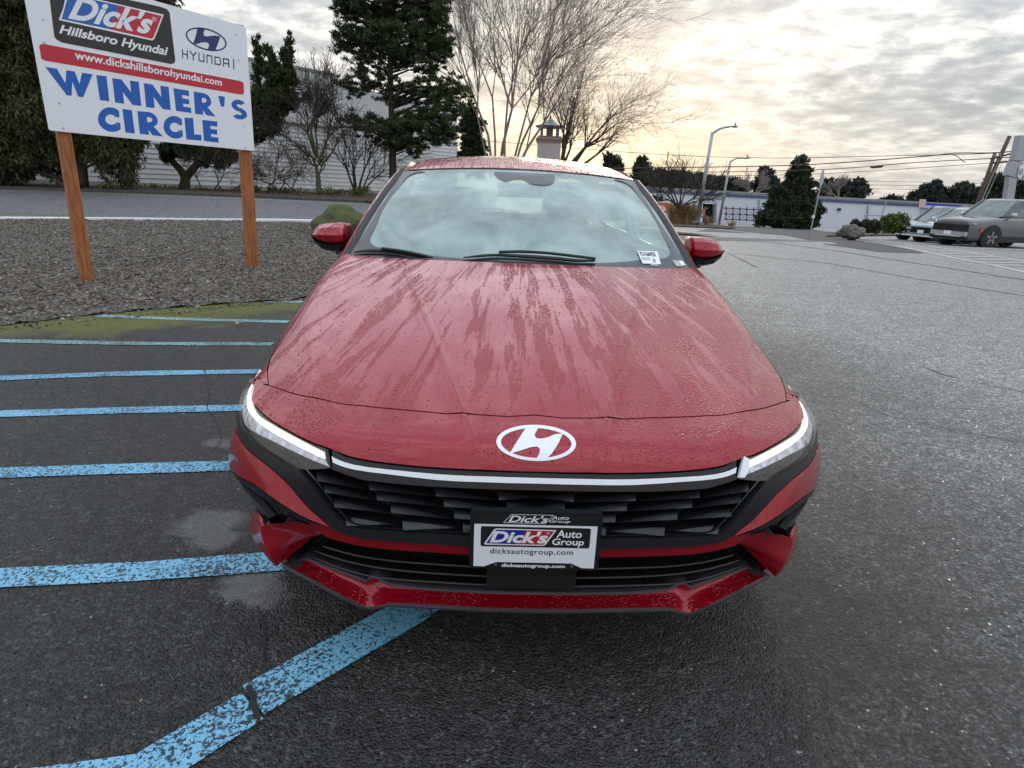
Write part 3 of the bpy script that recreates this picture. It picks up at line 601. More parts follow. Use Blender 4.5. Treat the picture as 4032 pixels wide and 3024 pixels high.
mesh('pagoda_roof', V, [(i*8+j, i*8+(j+1) % 8, (i+1)*8+(j+1) % 8, (i+1)*8+j) for i in range(6) for j in range(8)]+[tuple(range(8))[::-1], tuple(range(48, 56))], MT['slate'], tw_)

# ---------------------------------------------------------------- warehouse
simple('white_stucco', (.60, .62, .68), .75, var=.06, vs_=.4); simple('blue_band', (.07, .10, .19), .6); simple('sign_blue', (.02, .07, .36), .5, var=.05); simple('orange_vinyl', (.62, .13, .055), .55, var=.1); simple('white_print', (.75, .76, .78), .5, var=.03); simple('rack_blue', (.035, .04, .075), .5)
Yw = 80.; wh = thing('warehouse', 'long low white warehouse with blue stripe and dark doorway beyond the lot', 'building', loc=tuple(at(1700, 490, Yw)))
def wq(px, py): return at(px, py, Yw)
def slab(name, pts, mat, parent, th=.1, Yp=Yw, kind=None):
    P = np.array([at(x, y, Yp) for x, y in pts]); n = len(P); Q = P+np.array([0, th, 0]); V = np.concatenate([P, Q])
    return mesh(name, V, [tuple(range(n)), tuple(range(2*n-1, n-1, -1))]+[(i, i+n, (i+1) % n+n, (i+1) % n) for i in range(n)], MT[mat], parent, kind=kind, fix=True)
P = [at(1180, 392, Yw), at(1394, 404, Yw), at(1760, 424, Yw), at(2094, 441, Yw), at(2128, 444, Yw)]
door = (1518, 440, 1548, 473)
lo = lambda x: 474+(x-1400)*.052
tp = lambda x: 404+(x-1394)*.0548
for i, (a_, b2) in enumerate([(1180, 1411), (1433, 1518), (1548, 1760), (1760, 2128)]):
    slab('wall', [(a_, tp(a_)), (b2, tp(b2)), (b2, lo(b2)+6), (a_, lo(a_)+6)], 'white_stucco', wh, 8.)
slab('wall', [(1411, tp(1411)), (1433, tp(1433)), (1433, 425), (1411, 424)], 'white_stucco', wh, 8.); slab('wall', [(1411, 434), (1433, 435), (1433, lo(1433)+6), (1411, lo(1411)+6)], 'white_stucco', wh, 8.)
slab('wall', [(1518, tp(1518)), (1548, tp(1548)), (1548, 441), (1518, 440)], 'white_stucco', wh, 8.)
wf = slab('window', [(1410, 423), (1434, 424), (1434, 436), (1410, 435)], 'dark_gap', wh, .2, Yw+.3); slab('mullion', [(1421.3, 424), (1422.7, 424), (1422.7, 435), (1421.3, 435)], 'white_stucco', wf, .1, Yw+.2)
slab('doorway', [(1517, 439), (1549, 441), (1549, 484), (1517, 484)], 'dark_gap', wh, .2, Yw+1.5)
slab('stripe', [(1180, 398), (1990, 441), (1990, 447), (1180, 404)], 'blue_band', wh, .1, Yw-.12)
slab('roof_edge', [(1180, tp(1180)-1.2), (2129, tp(2129)-1.2), (2129, tp(2129)+1.5), (1180, tp(1180)+1.5)], 'grey_trim', wh, .3, Yw-.25)
for x in (1640, 1875): slab('downpipe', [(x, tp(x)+14), (x+2, tp(x)+14), (x-2, lo(x)), (x-4, lo(x))], 'grey_trim', wh, .15, Yw-.2)
slab('wall_lamp', [(1811, 450), (1817, 450), (1817, 455), (1811, 455)], 'dark_gap', wh, .25, Yw-.3)
bsg = thing('shop_sign', 'long blue shop sign with white lettering on the warehouse wall', 'sign', loc=tuple(at(2033, 449, Yw-.5)))
slab('sign_board', [(1993, 437.5), (2078, 443.5), (2076, 456), (1990, 449.5)], 'sign_blue', bsg, .2, Yw-.45)
# the lettering is too small to read in the photo: runs of pale strokes
for x0, x1 in ((1996, 2014), (2017, 2042), (2045, 2047), (2049, 2066)):
    ps = []; x = x0
    while x < x1-.8:
        y = 443.2+(x-1996)*.063; P_ = [at(x, y, Yw-.62), at(x+1.1, y, Yw-.62), at(x+1.0, y+6, Yw-.62), at(x-.1, y+6, Yw-.62)]
        ps.append((np.concatenate([P_, np.array(P_)+[0, .05, 0]]), [(3, 2, 1, 0), (0, 1, 5, 4), (2, 3, 7, 6)])); x += 1.9
    mesh('lettering', *merge(ps), MT['white_print'], bsg)
# stacking racks beside the doorway
Yr = 76.; rk = thing('storage_rack', 'dark blue empty storage rack frames against the warehouse wall', 'rack', loc=tuple(at(1612, 478, Yr)))
ps = []
ZT = lambda x: 447+(x-1568)*.045; ZB = lambda x: 474+(x-1568)*.045
xsR = [1568, 1583, 1598, 1613, 1628, 1643, 1658, 1673, 1688]
for x in xsR: mesh('upright', *tubeg([at(x, ZB(x)+2, Yr), at(x+.5, ZT(x)-2, Yr)], .07, 4), MT['rack_blue'], rk)
for k in (0.1, .55, .98): mesh('beam', *tubeg([at(1563, ZT(1563)*(1-k)+ZB(1563)*k, Yr), at(1690, ZT(1690)*(1-k)+ZB(1690)*k, Yr)], .06, 4), MT['rack_blue'], rk)
for a_, b2 in zip(xsR[:-1], xsR[1:]):
    for k0, k1 in ((.1, .55), (.55, .1), (.55, .98), (.98, .55)): ps.append(tubeg([at(a_, ZT(a_)*(1-k0)+ZB(a_)*k0, Yr), at(b2, ZT(b2)*(1-k1)+ZB(b2)*k1, Yr)], .022, 3))
mesh('cross_braces', *merge(ps), MT['rack_blue'], rk)

# ---------------------------------------------------------------- text helper
def textgeo(s, bold=.0, shear=0., space=1.):
    cu = bpy.data.curves.new('t', 'FONT'); cu.body = s; cu.size = 1; cu.offset = bold; cu.shear = shear; cu.resolution_u = 4; cu.space_character = space
    ob = bpy.data.objects.new('t', cu); COL.objects.link(ob); dg = bpy.context.evaluated_depsgraph_get(); me = bpy.data.meshes.new_from_object(ob.evaluated_get(dg))
    V = np.array([v.co[:] for v in me.vertices])[:, :2]; Fc = [tuple(p.vertices) for p in me.polygons]
    bpy.data.objects.remove(ob); bpy.data.curves.remove(cu); bpy.data.meshes.remove(me); return V, Fc
class Plane:
    """writing surface: origin o, axes u (right), v (up), n (towards the viewer)"""
    def __init__(s, o, u, v):
        s.o = np.array(o, float); s.u = np.array(u, float)/np.linalg.norm(u); v = np.array(v, float); v -= (v@s.u)*s.u; s.v = v/np.linalg.norm(v); s.n = np.cross(s.u, s.v)
    def put(s, P, h=0.): P = np.asarray(P, float); return s.o+P[:, :1]*s.u+P[:, 1:2]*s.v+s.n*h
    def px(s, px, py):
        d = rayd(px, py); t = ((s.o-CC)@s.n)/(d@s.n); q = CC+d*t-s.o; return np.array([q@s.u, q@s.v])
def text(pl, s, quad, h, mat, parent, name='lettering', bold=.02, shear=0., space=1.):
    """fit the string into a quad (bl, br, tr, tl) in plane coordinates"""
    V, Fc = textgeo(s, bold, shear, space); a = V.min(0); b_ = V.max(0); q = (V-a)/(b_-a); bl_, br, tr, tl = [np.array(c_) for c_ in quad]
    P_ = (1-q[:, :1])*(1-q[:, 1:])*bl_+q[:, :1]*(1-q[:, 1:])*br+q[:, :1]*q[:, 1:]*tr+(1-q[:, :1])*q[:, 1:]*tl
    return mesh(name, pl.put(P_, h), Fc, MT[mat], parent)
def poly(pl, pts, h, mat, parent, name, th=.0, holes=(), kind=None):
    V2, F2 = tri2d(pts, None, holes); V3 = pl.put(V2, h)
    if th: V3, F2 = rimg(V3, F2, -pl.n*th)
    return mesh(name, V3, F2, MT[mat], parent, kind=kind)
def rrect(x0, y0, x1, y1, r, k=5):
    o = []
    for cx, cy, a0 in ((x1-r, y1-r, 0), (x0+r, y1-r, 90), (x0+r, y0+r, 180), (x1-r, y0+r, 270)):
        for i in range(k+1): a = math.radians(a0+90*i/k); o.append((cx+r*math.cos(a), cy+r*math.sin(a)))
    return o

# ---------------------------------------------------------------- banners and grasses by the far island
def banner(quad, Yb, name, label, marks):
    t0 = thing(name, label, 'banner', 'orange banners by the warehouse', loc=tuple(at(quad[3][0], quad[3][1]+8, Yb)))
    o_ = slab('cloth', quad, 'orange_vinyl', t0, .03, Yb)
    for x in (quad[0][0], quad[1][0]): mesh('pole', *tubeg([at(x, quad[0][1]-1, Yb+.05), at(x-1, quad[2][1]+10, Yb+.05)], .03, 5), MT['grey_trim'], t0)
    for m_ in marks: slab('print', m_, 'white_print', t0, .005, Yb-.02)
banner([(1408, 436), (1452, 439), (1452, 461), (1408, 459)], 66., 'banner', 'wide orange banner left of the dry grasses', [[(1426, 443), (1429, 443), (1430, 455), (1423, 455)], [(1432, 444), (1436, 444), (1439, 456), (1431, 456)]])
banner([(1500, 452), (1523, 453), (1521, 469), (1499, 468)], 64., 'banner', 'small square orange banner between lamp post and doorway', [[(1513, 456), (1520, 456), (1519, 460), (1513, 460)], [(1513, 462), (1519, 462), (1518, 466), (1512, 466)]])
def grass(px, py, Yg, h, wpx, n, label, mat='dry_grass', lean=.25, cat='grass', group='ornamental grass clumps on the island'):
    b = at(px, py, Yg); s = (Yg-CC[1])/1283.; t0 = []
    for _ in range(n):
        p0 = b+np.array([rng.normal(0, wpx*s*.28), rng.normal(0, .25), -.05]); a = rng.normal(0, lean, 2); L = h*rng.uniform(.6, 1.05); m_ = p0+np.array([a[0]*.3, a[1]*.3, .6])*L; e = p0+np.array([a[0], a[1], 1.])*L
        t0 += [(*p0, *m_, .018, .014), (*m_, *e, .016, .03 if rng.random() < .5 else .004)]
    o_ = segs('ornamental_grass', t0, mat, None, 3); props(o_, label, cat, group); return o_
for px, py, h, wp, n, lb in ((1458, 484, 1.75, 26, 330, 'tall tan grass clump nearest the windscreen pillar'), (1482, 485, 1.85, 24, 330, 'tall tan grass clump directly left of the first lamp post'), (1500, 486, 1.5, 10, 90, 'narrow tan grass clump behind the first lamp post'), (1527, 489, .95, 8, 50, 'short olive grass tuft between the two lamp posts'), (1579, 494, .7, 10, 70, 'short tan grass tuft right of the second lamp post')):
    grass(px, py, 52., h, wp, n, lb)
isl = GP([(1380, 482), (1440, 480), (1520, 483), (1583, 490), (1588, 495), (1520, 493), (1440, 489), (1380, 488)])
sheet('island_bed', isl, 'bark_mulch', .06, 1.)

# ---------------------------------------------------------------- lamp posts, sign posts, utility poles, pylon
simple('galvanised', (.36, .37, .38), .45, metal=.6, var=.1); simple('lamp_grey', (.30, .31, .33), .5, metal=.3); simple('pole_wood', (.085, .055, .045), .85, var=.25, vs_=5); simple('cable', (.03, .026, .028), .6); simple('red_cable', (.10, .045, .05), .6); simple('sign_back', (.45, .47, .50), .5, metal=.4); simple('pylon_grey', (.36, .38, .42), .45); simple('sign_pink', (.62, .50, .48), .6)
def lamp(label, base, top, arm, head, Yl, w_):
    s = (Yl-CC[1])/1283.; b = at(*base, Yl); t0 = thing('street_lamp', label, 'street lamp', 'street lamps on the island', tuple(b)); tp_ = at(*top, Yl)
    mesh('pole', *tubeg([b-np.array([0, 0, .3]), b*.5+tp_*.5, tp_], [w_*s/2, w_*s*.42, w_*s*.33], 10), MT['galvanised'], t0, smooth=True)
    mesh('base_plate', *boxg(b+np.array([0, 0, .05]), (w_*s*2, w_*s*2, .1)), MT['galvanised'], t0)
    A_ = smoothline([at(top[0]-.3, top[1]+3, Yl), at(top[0]*.6+arm[0]*.4, top[1]*.5+arm[1]*.5-1.5, Yl), at(*arm, Yl)], 5)
    mesh('arm', *tubeg(A_, np.linspace(w_*s*.3, w_*s*.18, len(A_)), 8), MT['galvanised'], t0, smooth=True)
    a, c_ = at(*arm, Yl), at(*head, Yl); dv = c_-a
    P_ = [a-dv*.1, a+dv*.15, a+dv*.6, a+dv*.95, a+dv*1.05]; V, Fc = tubeg(P_, [.05, .16, .2, .12, .02], 10); V[:, 2] = (V[:, 2]-np.interp(V[:, 0], sorted([q[0] for q in P_]), [q[2] for q in P_]))*.45+np.interp(V[:, 0], sorted([q[0] for q in P_]), [q[2] for q in P_])
    hd = mesh('lamp_head', V, Fc, MT['lamp_grey'], t0, smooth=True); mesh('photocell', *tubeg([a+dv*.55, a+dv*.55+np.array([0, 0, .28])], .07, 8), MT['lamp_grey'], hd)
lamp('tall grey street lamp with curved arm, left of the pair on the island', (1506, 481), (1539, 286), (1580, 273), (1594, 274), 50., 9.); lamp('shorter grey street lamp, right of the pair on the island', (1552, 487), (1578, 347), (1606, 342), (1621, 341), 56., 6.)
def post(name, label, cat, base, top, Yp, w_, plate=None, pm='sign_back', mat='galvanised'):
    s = (Yp-CC[1])/1283.; b = at(*base, Yp); t0 = thing(name, label, cat, loc=tuple(b)); mesh('post', *boxseg(b-np.array([0, 0, .2]), at(*top, Yp), w_*s), MT[mat], t0)
    if plate: slab('plate', plate, pm, t0, .02, Yp-.05)
    return t0
def boxseg(a, b, w_): return tubeg([a, b], w_/2, 6)
t0 = post('road_sign', 'leaning sign post with an edge-on plate beside the big fir', 'sign', (1748, 511), (1779, 372), 25., 3.5, [(1776, 368), (1780.5, 367), (1779, 395), (1772, 404), (1770, 390)])
mesh('bracket', *boxg(at(1757, 468, 24.93), (.10, .06, .12)), MT['white_print'], t0)
post('sign_post', 'thin bare leaning post between boulder and leafy shrubs', 'post', (1896, 490), (1914, 437), 30., 2.4)
post('parking_sign', 'small pale parking notice on a thin post before the blue sign', 'sign', (1982, 480), (1992, 448), 34., 2.4, [(1987, 430), (2001, 431), (1998, 449), (1985, 448)], 'sign_pink')
pr = thing('pipe_rail', 'low thin pipe rail behind the leafy shrubs', 'rail', loc=tuple(at(1885, 500, 31.)))
mesh('rail', *tubeg([at(1866, 495, 31.), at(1867, 465, 31.), at(1932, 467, 31.), at(1932, 495, 31.)], .025, 6), MT['grey_trim'], pr)
def upole(label, base, top, Yp, w_):
    s = (Yp-CC[1])/1283.; b = at(*base, Yp); t0 = thing('utility_pole', label, 'utility pole', 'utility poles by the pylon', tuple(b))
    mesh('pole', *tubeg([b, at(*top, Yp)], [w_*s*.55, w_*s*.4], 8), MT['pole_wood'], t0, smooth=True); return t0
u1 = upole('taller leaning brown utility pole next to the grey pylon', (2096, 480), (2181, 294), 46., 9.); u2 = upole('shorter leaning utility pole left of the taller one', (2098, 480), (2150, 329), 52., 8.)
for x0, y0, x1, y1 in ((2140, 343, 2212, 325), (2146, 352, 2222, 345)): mesh('cross_arm', *tubeg([at(x0, y0, 45.8), at(x1, y1, 45.8)], .07, 4), MT['pole_wood'], u1)
for i, dx in enumerate((2150, 2160, 2190, 2203)): mesh('insulator', *tubeg([at(dx, 341-(dx-2140)*.25, 45.8), at(dx, 336-(dx-2140)*.25, 45.8)], .09, 6), MT['grey_trim'], u1)
ps = [(2163, 333, 2119, 438, 45.7), (2168, 345, 2125, 438, 45.6)]
for x0, y0, x1, y1, Yc in ps: mesh('guy_wire', *tubeg([at(x0, y0, Yc), at(x1, y1, Yc)], .025, 4), MT['galvanised'], u1)
def wire(label, P_, w_, mat='cable'):
    Q = []
    for px, py, Yq in P_: Q.append(at(px, py, Yq))
    o_ = mesh('power_line', *tubeg(smoothline(Q, 6), w_, 5), MT[mat]); return props(o_, label, 'cable', 'overhead lines over the far lot')
wire('thick reddish overhead cable above the warehouse', [(1240, 366, 60), (1371, 363, 58), (1713, 357, 54), (1979, 339, 50), (2062, 331, 48), (2150, 330, 46), (2230, 322, 44)], .042, 'red_cable')
c2 = wire('second overhead cable carrying a splice box', [(1240, 376, 60), (1371, 374, 58), (1755, 367, 54), (1979, 351, 50), (2145, 342, 46), (2230, 336, 44)], .032, 'red_cable')
wire('thin topmost overhead wire dipping to the lamp', [(1000, 300, 70), (1371, 330, 62), (1637, 341, 56), (1900, 337, 52), (2147, 331, 48), (2230, 318, 46)], .025)
wire('thin overhead wire under the splice box', [(1240, 383, 60), (1371, 381, 58), (1755, 376, 56), (2145, 352, 46), (2230, 352, 44)], .022)
wire('slack overhead wire looping down near the utility poles', [(2040, 334, 50), (2064, 336, 50), (2078, 346, 50), (2085, 351, 50)], .03)
for k_, y in enumerate((399, 407, 415)): wire('faint far high voltage line, %s of three' % ('upper', 'middle', 'lowest')[k_], [(1500, y-20, 300), (1800, y-10, 300), (2250, y+1, 300)], .09)
sb = mesh('splice_box', *tubeg([at(1880, 361.5, 51.8), at(1884, 361, 51.8), at(1904, 359.5, 51.8), at(1908, 359, 51.8)], [.04, .11, .11, .04], 8), MT['red_cable']); props(sb, 'dark sausage shaped splice hanging on the second overhead cable', 'splice box')
# pylon sign at the right edge
Yp = 30.; py_ = thing('pylon_sign', 'grey pylon sign with stacked boxes at the right edge', 'sign', loc=tuple(at(2165, 500, Yp)))
def prism(name, q, th, mat, parent, Yp=Yp):
    return slab(name, q, mat, parent, th, Yp)
prism('column', [(2181, 382), (2197, 386), (2181, 500), (2165, 500)], .3, 'pylon_grey', py_)
prism('upper_box', [(2206, 292), (2340, 297), (2320, 351), (2193, 346)], .4, 'pylon_grey', py_); lb_ = prism('lower_box', [(2190, 348), (2216, 352), (2208, 389), (2178, 378)], .4, 'pylon_grey', py_)
prism('side_face', [(2218, 352), (2264, 350), (2260, 392), (2209, 389)], .1, 'pylon_grey', py_, Yp-.02)
prism('logo_panel', [(2203, 359), (2215, 353), (2213, 376), (2203, 386), (2198, 381)], .03, 'white_print', lb_, Yp-.08); prism('logo_square', [(2204, 366), (2211, 363), (2210, 376), (2203, 378)], .02, 'pylon_grey', lb_, Yp-.12)

# ---------------------------------------------------------------- boulders, shrubs and the low kerb before the parked cars
simple('boulder_stone', (.13, .12, .105), .85, var=.4, vs_=3, bump=.04, bs=9)
m, t, b, o = newmat('mossy_stone'); p = POS(t); gn = N(t, 'ShaderNodeNewGeometry'); nz = SEP(t, gn.outputs['Normal'])[2]
k = RAMP(t, M(t, 'ADD', M(t, 'MULTIPLY', NOISE(t, p, 5., 7, .75), 1.15), M(t, 'MULTIPLY', nz, .35)), [(.64, 0.), (.88, 1.)])
c = MIX(t, k, MIX(t, NOISE(t, p, 5, 5), (.055, .05, .045), (.14, .13, .12)), MIX(t, NOISE(t, p, 14, 4), (.03, .042, .010), (.13, .16, .03)))
setp(t, b, col=c, rough=.9, nrm=BUMP(t, NOISE(t, p, 16, 6, .65), .05))
def boulder(label, c, r, mat, seed, group=None):
    import bmesh
    bm = bmesh.new(); bmesh.ops.create_icosphere(bm, subdivisions=4, radius=1)
    for v in bm.verts:
        n_ = v.co.copy(); d_ = 1+.38*mn.fractal(n_*.9+Vector((seed, 3, 1)), 1., 2., 3)+.10*mn.fractal(n_*3+Vector((seed, 0, 0)), .8, 2., 3); d_ = d_*(1-.10*abs(mn.noise(n_*1.6+Vector((seed*2, 1, 1)))))
        v.co = Vector((n_.x*r[0]*d_, n_.y*r[1]*d_, n_.z*r[2]*d_))
    me = bpy.data.meshes.new('boulder'); bm.to_mesh(me); bm.free(); me.polygons.foreach_set('use_smooth', [True]*len(me.polygons)); me.materials.append(MT[mat])
    o_ = bpy.data.objects.new('boulder', me); o_.location = c; link(o_); props(o_, label, 'boulder', group); return o_
q = atg(722, 512); bo_ = boulder('big mossy boulder behind the left wing mirror', (q[0]+.10, q[1]+.2, q[2]+.18), (.47, .45, .43), 'mossy_stone', 11.7); bo_.rotation_euler = (.1, .22, .4); bpy.context.view_layer.update()
q = at(1843, 502, 24.); boulder('larger grey boulder at the foot of the dark shrub', (q[0], q[1], q[2]), (.46, .45, .30), 'boulder_stone', 8.1, 'boulders by the parked cars')
q = at(1816, 504, 24.5); boulder('small grey boulder at the left end of the bed', (q[0], q[1], q[2]), (.18, .2, .13), 'boulder_stone', 2.2, 'boulders by the parked cars')
def shrub(label, L, Ys, mat, dens, base):
    t0 = thing('shrub', label, 'shrub', 'shrubs before the parked cars', tuple(at(*base, Ys))); C = blobs3(L, Ys, dens)
    S_ = []
    for q in C[rng.permutation(len(C))[:40]]: a = at(*base, Ys); m_ = (a+q)/2+np.array([0, 0, .08]); S_ += [(*a, *m_, .02, .014), (*m_, *q, .014, .005)]
    segs('stems', S_, 'bark', t0, 4); leaves('foliage', C, 26, .15, .11, mat, t0, .9, .5, .34); return t0
shrub('bright green leafy shrub in front of the parked cars', [(1930, 480, 28, 14), (1918, 490, 20, 12), (1942, 490, 22, 12), (1935, 470, 20, 8)], 27., 'shrub_leaves', 60, (1930, 505))
shrub('dark brownish sparse shrub over the grey boulder', [(1862, 482, 22, 8), (1885, 486, 18, 9), (1850, 487, 12, 6), (1880, 495, 20, 7)], 26.5, 'dark_shrub_leaves', 55, (1870, 503))
sheet('planting_bed', GP([(1780, 512), (1815, 500), (1900, 498), (1975, 502), (1972, 510), (1850, 511)]), 'bark_mulch', .05, .8)
kerb('kerb', GP([(1846, 507), (1900, 506.5), (1975, 507.5)]), .2, .10, 'concrete')
# ---------------------------------------------------------------- car materials
def paint(name, base, film, wet=True, sheenk=.5):
    m, t, b, o = newmat(name); p = POS(t); s = SEP(t, p)
    den = M(t, 'SUBTRACT', 2.35, s[1]); den = M(t, 'MAXIMUM', den, .5)
    fu = M(t, 'MULTIPLY', M(t, 'DIVIDE', s[0], den), 19.)
    fv = M(t, 'MULTIPLY', s[1], 1.15); sv = VEC(t, fu, fv, M(t, 'MULTIPLY', s[2], 1.4))
    n1 = NOISE(t, sv, 1.55, 7, .66, .30)
    side = M(t, 'MULTIPLY', M(t, 'MAXIMUM', s[0], -.2), .12)               # more beads on the windward side
    rear = RAMP(t, M(t, 'DIVIDE', s[1], 1.4), [(.0, .02), (.2, 0.), (.55, .0), (.95, .05), (1., .07)])
    kk = M(t, 'ADD', n1, M(t, 'ADD', side, 0.))
    bead = RAMP(t, kk, [(.492, 0.), (.505, 1.)])                                 # 1 = beaded streak
    v1 = N(t, 'ShaderNodeTexVoronoi', i={'Scale': 120., 'Randomness': 1.}); t.links.new(p, v1.inputs['Vector'])
    v2 = N(t, 'ShaderNodeTexVoronoi', i={'Scale': 62., 'Randomness': 1.}); t.links.new(p, v2.inputs['Vector'])
    d1 = RAMP(t, v1.outputs['Distance'], [(.0, 1.), (.50, .0)], 'EASE')
    pick = RAMP(t, SEP(t, v2.outputs['Color'])[0], [(.62, 0.), (.66, 1.)]); d2 = M(t, 'MULTIPLY', RAMP(t, v2.outputs['Distance'], [(.0, 1.), (.26, .0)], 'EASE'), pick)
    h = M(t, 'ADD', M(t, 'MULTIPLY', d1, bead), M(t, 'MULTIPLY', d2, 1.7))
    drop = M(t, 'MAXIMUM', M(t, 'MULTIPLY', bead, .90), RAMP(t, d2, [(.05, 0.), (.3, 1.)]))
    if wet:
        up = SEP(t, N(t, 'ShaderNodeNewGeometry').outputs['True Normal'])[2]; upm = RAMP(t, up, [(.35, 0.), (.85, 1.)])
        fk = M(t, 'MULTIPLY', M(t, 'MULTIPLY', M(t, 'SUBTRACT', 1., drop), RAMP(t, NOISE(t, sv, 2.5, 4, .6), [(.3, .75), (.7, 1.)])), M(t, 'MULTIPLY', upm, sheenk), clamp=True)
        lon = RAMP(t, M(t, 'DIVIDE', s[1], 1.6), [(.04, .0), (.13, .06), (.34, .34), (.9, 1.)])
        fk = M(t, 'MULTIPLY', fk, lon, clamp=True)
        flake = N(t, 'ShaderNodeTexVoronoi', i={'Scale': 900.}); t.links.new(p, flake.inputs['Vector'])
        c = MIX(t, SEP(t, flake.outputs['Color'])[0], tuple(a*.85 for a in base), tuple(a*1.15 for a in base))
        c = MIX(t, fk, c, film)  # sky reflection on the wet upper panels put into the colour, stronger rearwards
        nb = N(t, 'ShaderNodeBump', i={'Distance': .0034}); t.links.new(h, nb.inputs['Height']); t.links.new(M(t, 'MULTIPLY', M(t, 'ADD', upm, .0), .85), nb.inputs['Strength'])
        orange = BUMP(t, NOISE(t, p, 9, 2), .0012, .5)
        nb2 = N(t, 'ShaderNodeBump', i={'Distance': .0034}); t.links.new(h, nb2.inputs['Height']); t.links.new(M(t, 'MULTIPLY', upm, .85), nb2.inputs['Strength'])
        setp(t, b, col=c, rough=M(t, 'ADD', .32, M(t, 'MULTIPLY', fk, .2)), metal=.25, coat=.9, coatr=.03, nrm=nb.outputs[0], cn=nb2.outputs[0], spec=.12)
    else: setp(t, b, col=base, rough=.35, metal=.2, coat=1., coatr=.04)
    return m
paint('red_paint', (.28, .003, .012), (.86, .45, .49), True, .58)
simple('satin_black', (.012, .013, .015), .36, var=.2, coat=.1, spec=.35); simple('fin_black', (.011, .012, .014), .32, coat=.2, spec=.35); simple('gloss_black', (.006, .006, .007), .12, coat=1., var=.0); simple('deep_black', (.004, .004, .004), .8); simple('edge_grey', (.045, .045, .05), .45)
simple('rubber', (.018, .018, .019), .55, var=.1); simple('tyre', (.02, .02, .021), .75); simple('chrome_satin', (.78, .80, .83), .30, metal=.25, var=.03); simple('logo_white', (.80, .82, .86), .35, var=.02); simple('alloy', (.26, .27, .28), .35, metal=.7)
simple('lamp_reflector', (.62, .63, .65), .18, metal=.9, var=.25, vs_=30, bump=.004, bs=70); simple('lamp_housing', (.012, .007, .007), .25, coat=.3); simple('amber', (.55, .12, .02), .3)
m, t, b, o = newmat('lit_strip'); setp(t, b, col=(.9, .9, .85), rough=.3, em=(1., .97, .88), es=1.1)
m, t, b, o = newmat('lit_edge'); setp(t, b, col=(.8, .8, .6), rough=.3, em=(.85, .83, .45), es=.35)
def glassmat(name, tint, haze, hk, fk=.0, drops=True):
    m, t, b, o = newmat(name); t.nodes.remove(b); p = POS(t)
    tr = N(t, 'ShaderNodeBsdfTransparent', i={0: (*tint, 1)}); gl_ = N(t, 'ShaderNodeBsdfGlossy', i={'Roughness': .05}); df = N(t, 'ShaderNodeBsdfDiffuse')
    n = NOISE(t, p, 3.4, 6, .6, .5); t.links.new(MIX(t, RAMP(t, n, [(.35, 0.), (.65, 1.)]), tuple(a*.76 for a in haze), tuple(a*1.15 for a in haze)), df.inputs[0])
    v2 = N(t, 'ShaderNodeTexVoronoi', i={'Scale': 75.}); t.links.new(p, v2.inputs['Vector']); pick = RAMP(t, SEP(t, v2.outputs['Color'])[0], [(.80, 0.), (.83, 1.)])
    d2 = M(t, 'MULTIPLY', RAMP(t, v2.outputs['Distance'], [(.0, 1.), (.25, 0.)], 'EASE'), pick); bn = BUMP(t, d2, .0025, 1. if drops else 0.)
    t.links.new(bn, gl_.inputs['Normal'])
    lw = N(t, 'ShaderNodeLayerWeight'); t.links.new(bn, lw.inputs['Normal']); frv = M(t, 'ADD', .04, M(t, 'MULTIPLY', M(t, 'POWER', lw.outputs['Facing'], 5.), .96))
    fog = M(t, 'MULTIPLY', RAMP(t, n, [(.25, .72), (.75, 1.)]), hk, clamp=True)
    m1 = N(t, 'ShaderNodeMixShader'); t.links.new(fog, m1.inputs[0]); t.links.new(tr.outputs[0], m1.inputs[1]); t.links.new(df.outputs[0], m1.inputs[2])
    m2 = N(t, 'ShaderNodeMixShader'); t.links.new(M(t, 'ADD', frv, fk, clamp=True), m2.inputs[0]); t.links.new(m1.outputs[0], m2.inputs[1]); t.links.new(gl_.outputs[0], m2.inputs[2]); t.links.new(m2.outputs[0], o.inputs[0])
glassmat('windscreen_glass', (.72, .90, .84), (.47, .60, .565), .70, .04); glassmat('clear_lens', (.95, .95, .96), (.6, .6, .6), .02, .0, False); glassmat('side_glass', (.62, .70, .68), (.3, .36, .36), .10, .03)

# ---------------------------------------------------------------- red car: body surface S(x, t)
KN=np.array([(.05,.20),(.012,.25),(.004,.32),(.0,.40),(.006,.50),(.022,.60),(.041,.640),(.062,.668),(.094,.692),(.145,.710),(.197,.724),(.45,.803),(.85,.912),(1.10,.968),(1.29,1.003),(1.42,1.03)])
KT=np.concatenate([[0],np.cumsum(np.hypot(*np.diff(KN,axis=0).T))])
KM=np.gradient(KN,KT,axis=0)
def prof(t):
    t=np.clip(np.asarray(t,float),0,KT[-1]-1e-9); i=np.clip(np.searchsorted(KT,t,side='right')-1,0,len(KT)-2)
    h=KT[i+1]-KT[i]; s=((t-KT[i])/h)[...,None]; h=h[...,None]
    return (2*s**3-3*s**2+1)*KN[i]+(s**3-2*s**2+s)*h*KM[i]+(-2*s**3+3*s**2)*KN[i+1]+(s**3-s**2)*h*KM[i+1]
THF=KT[10]; THR=KT[14]
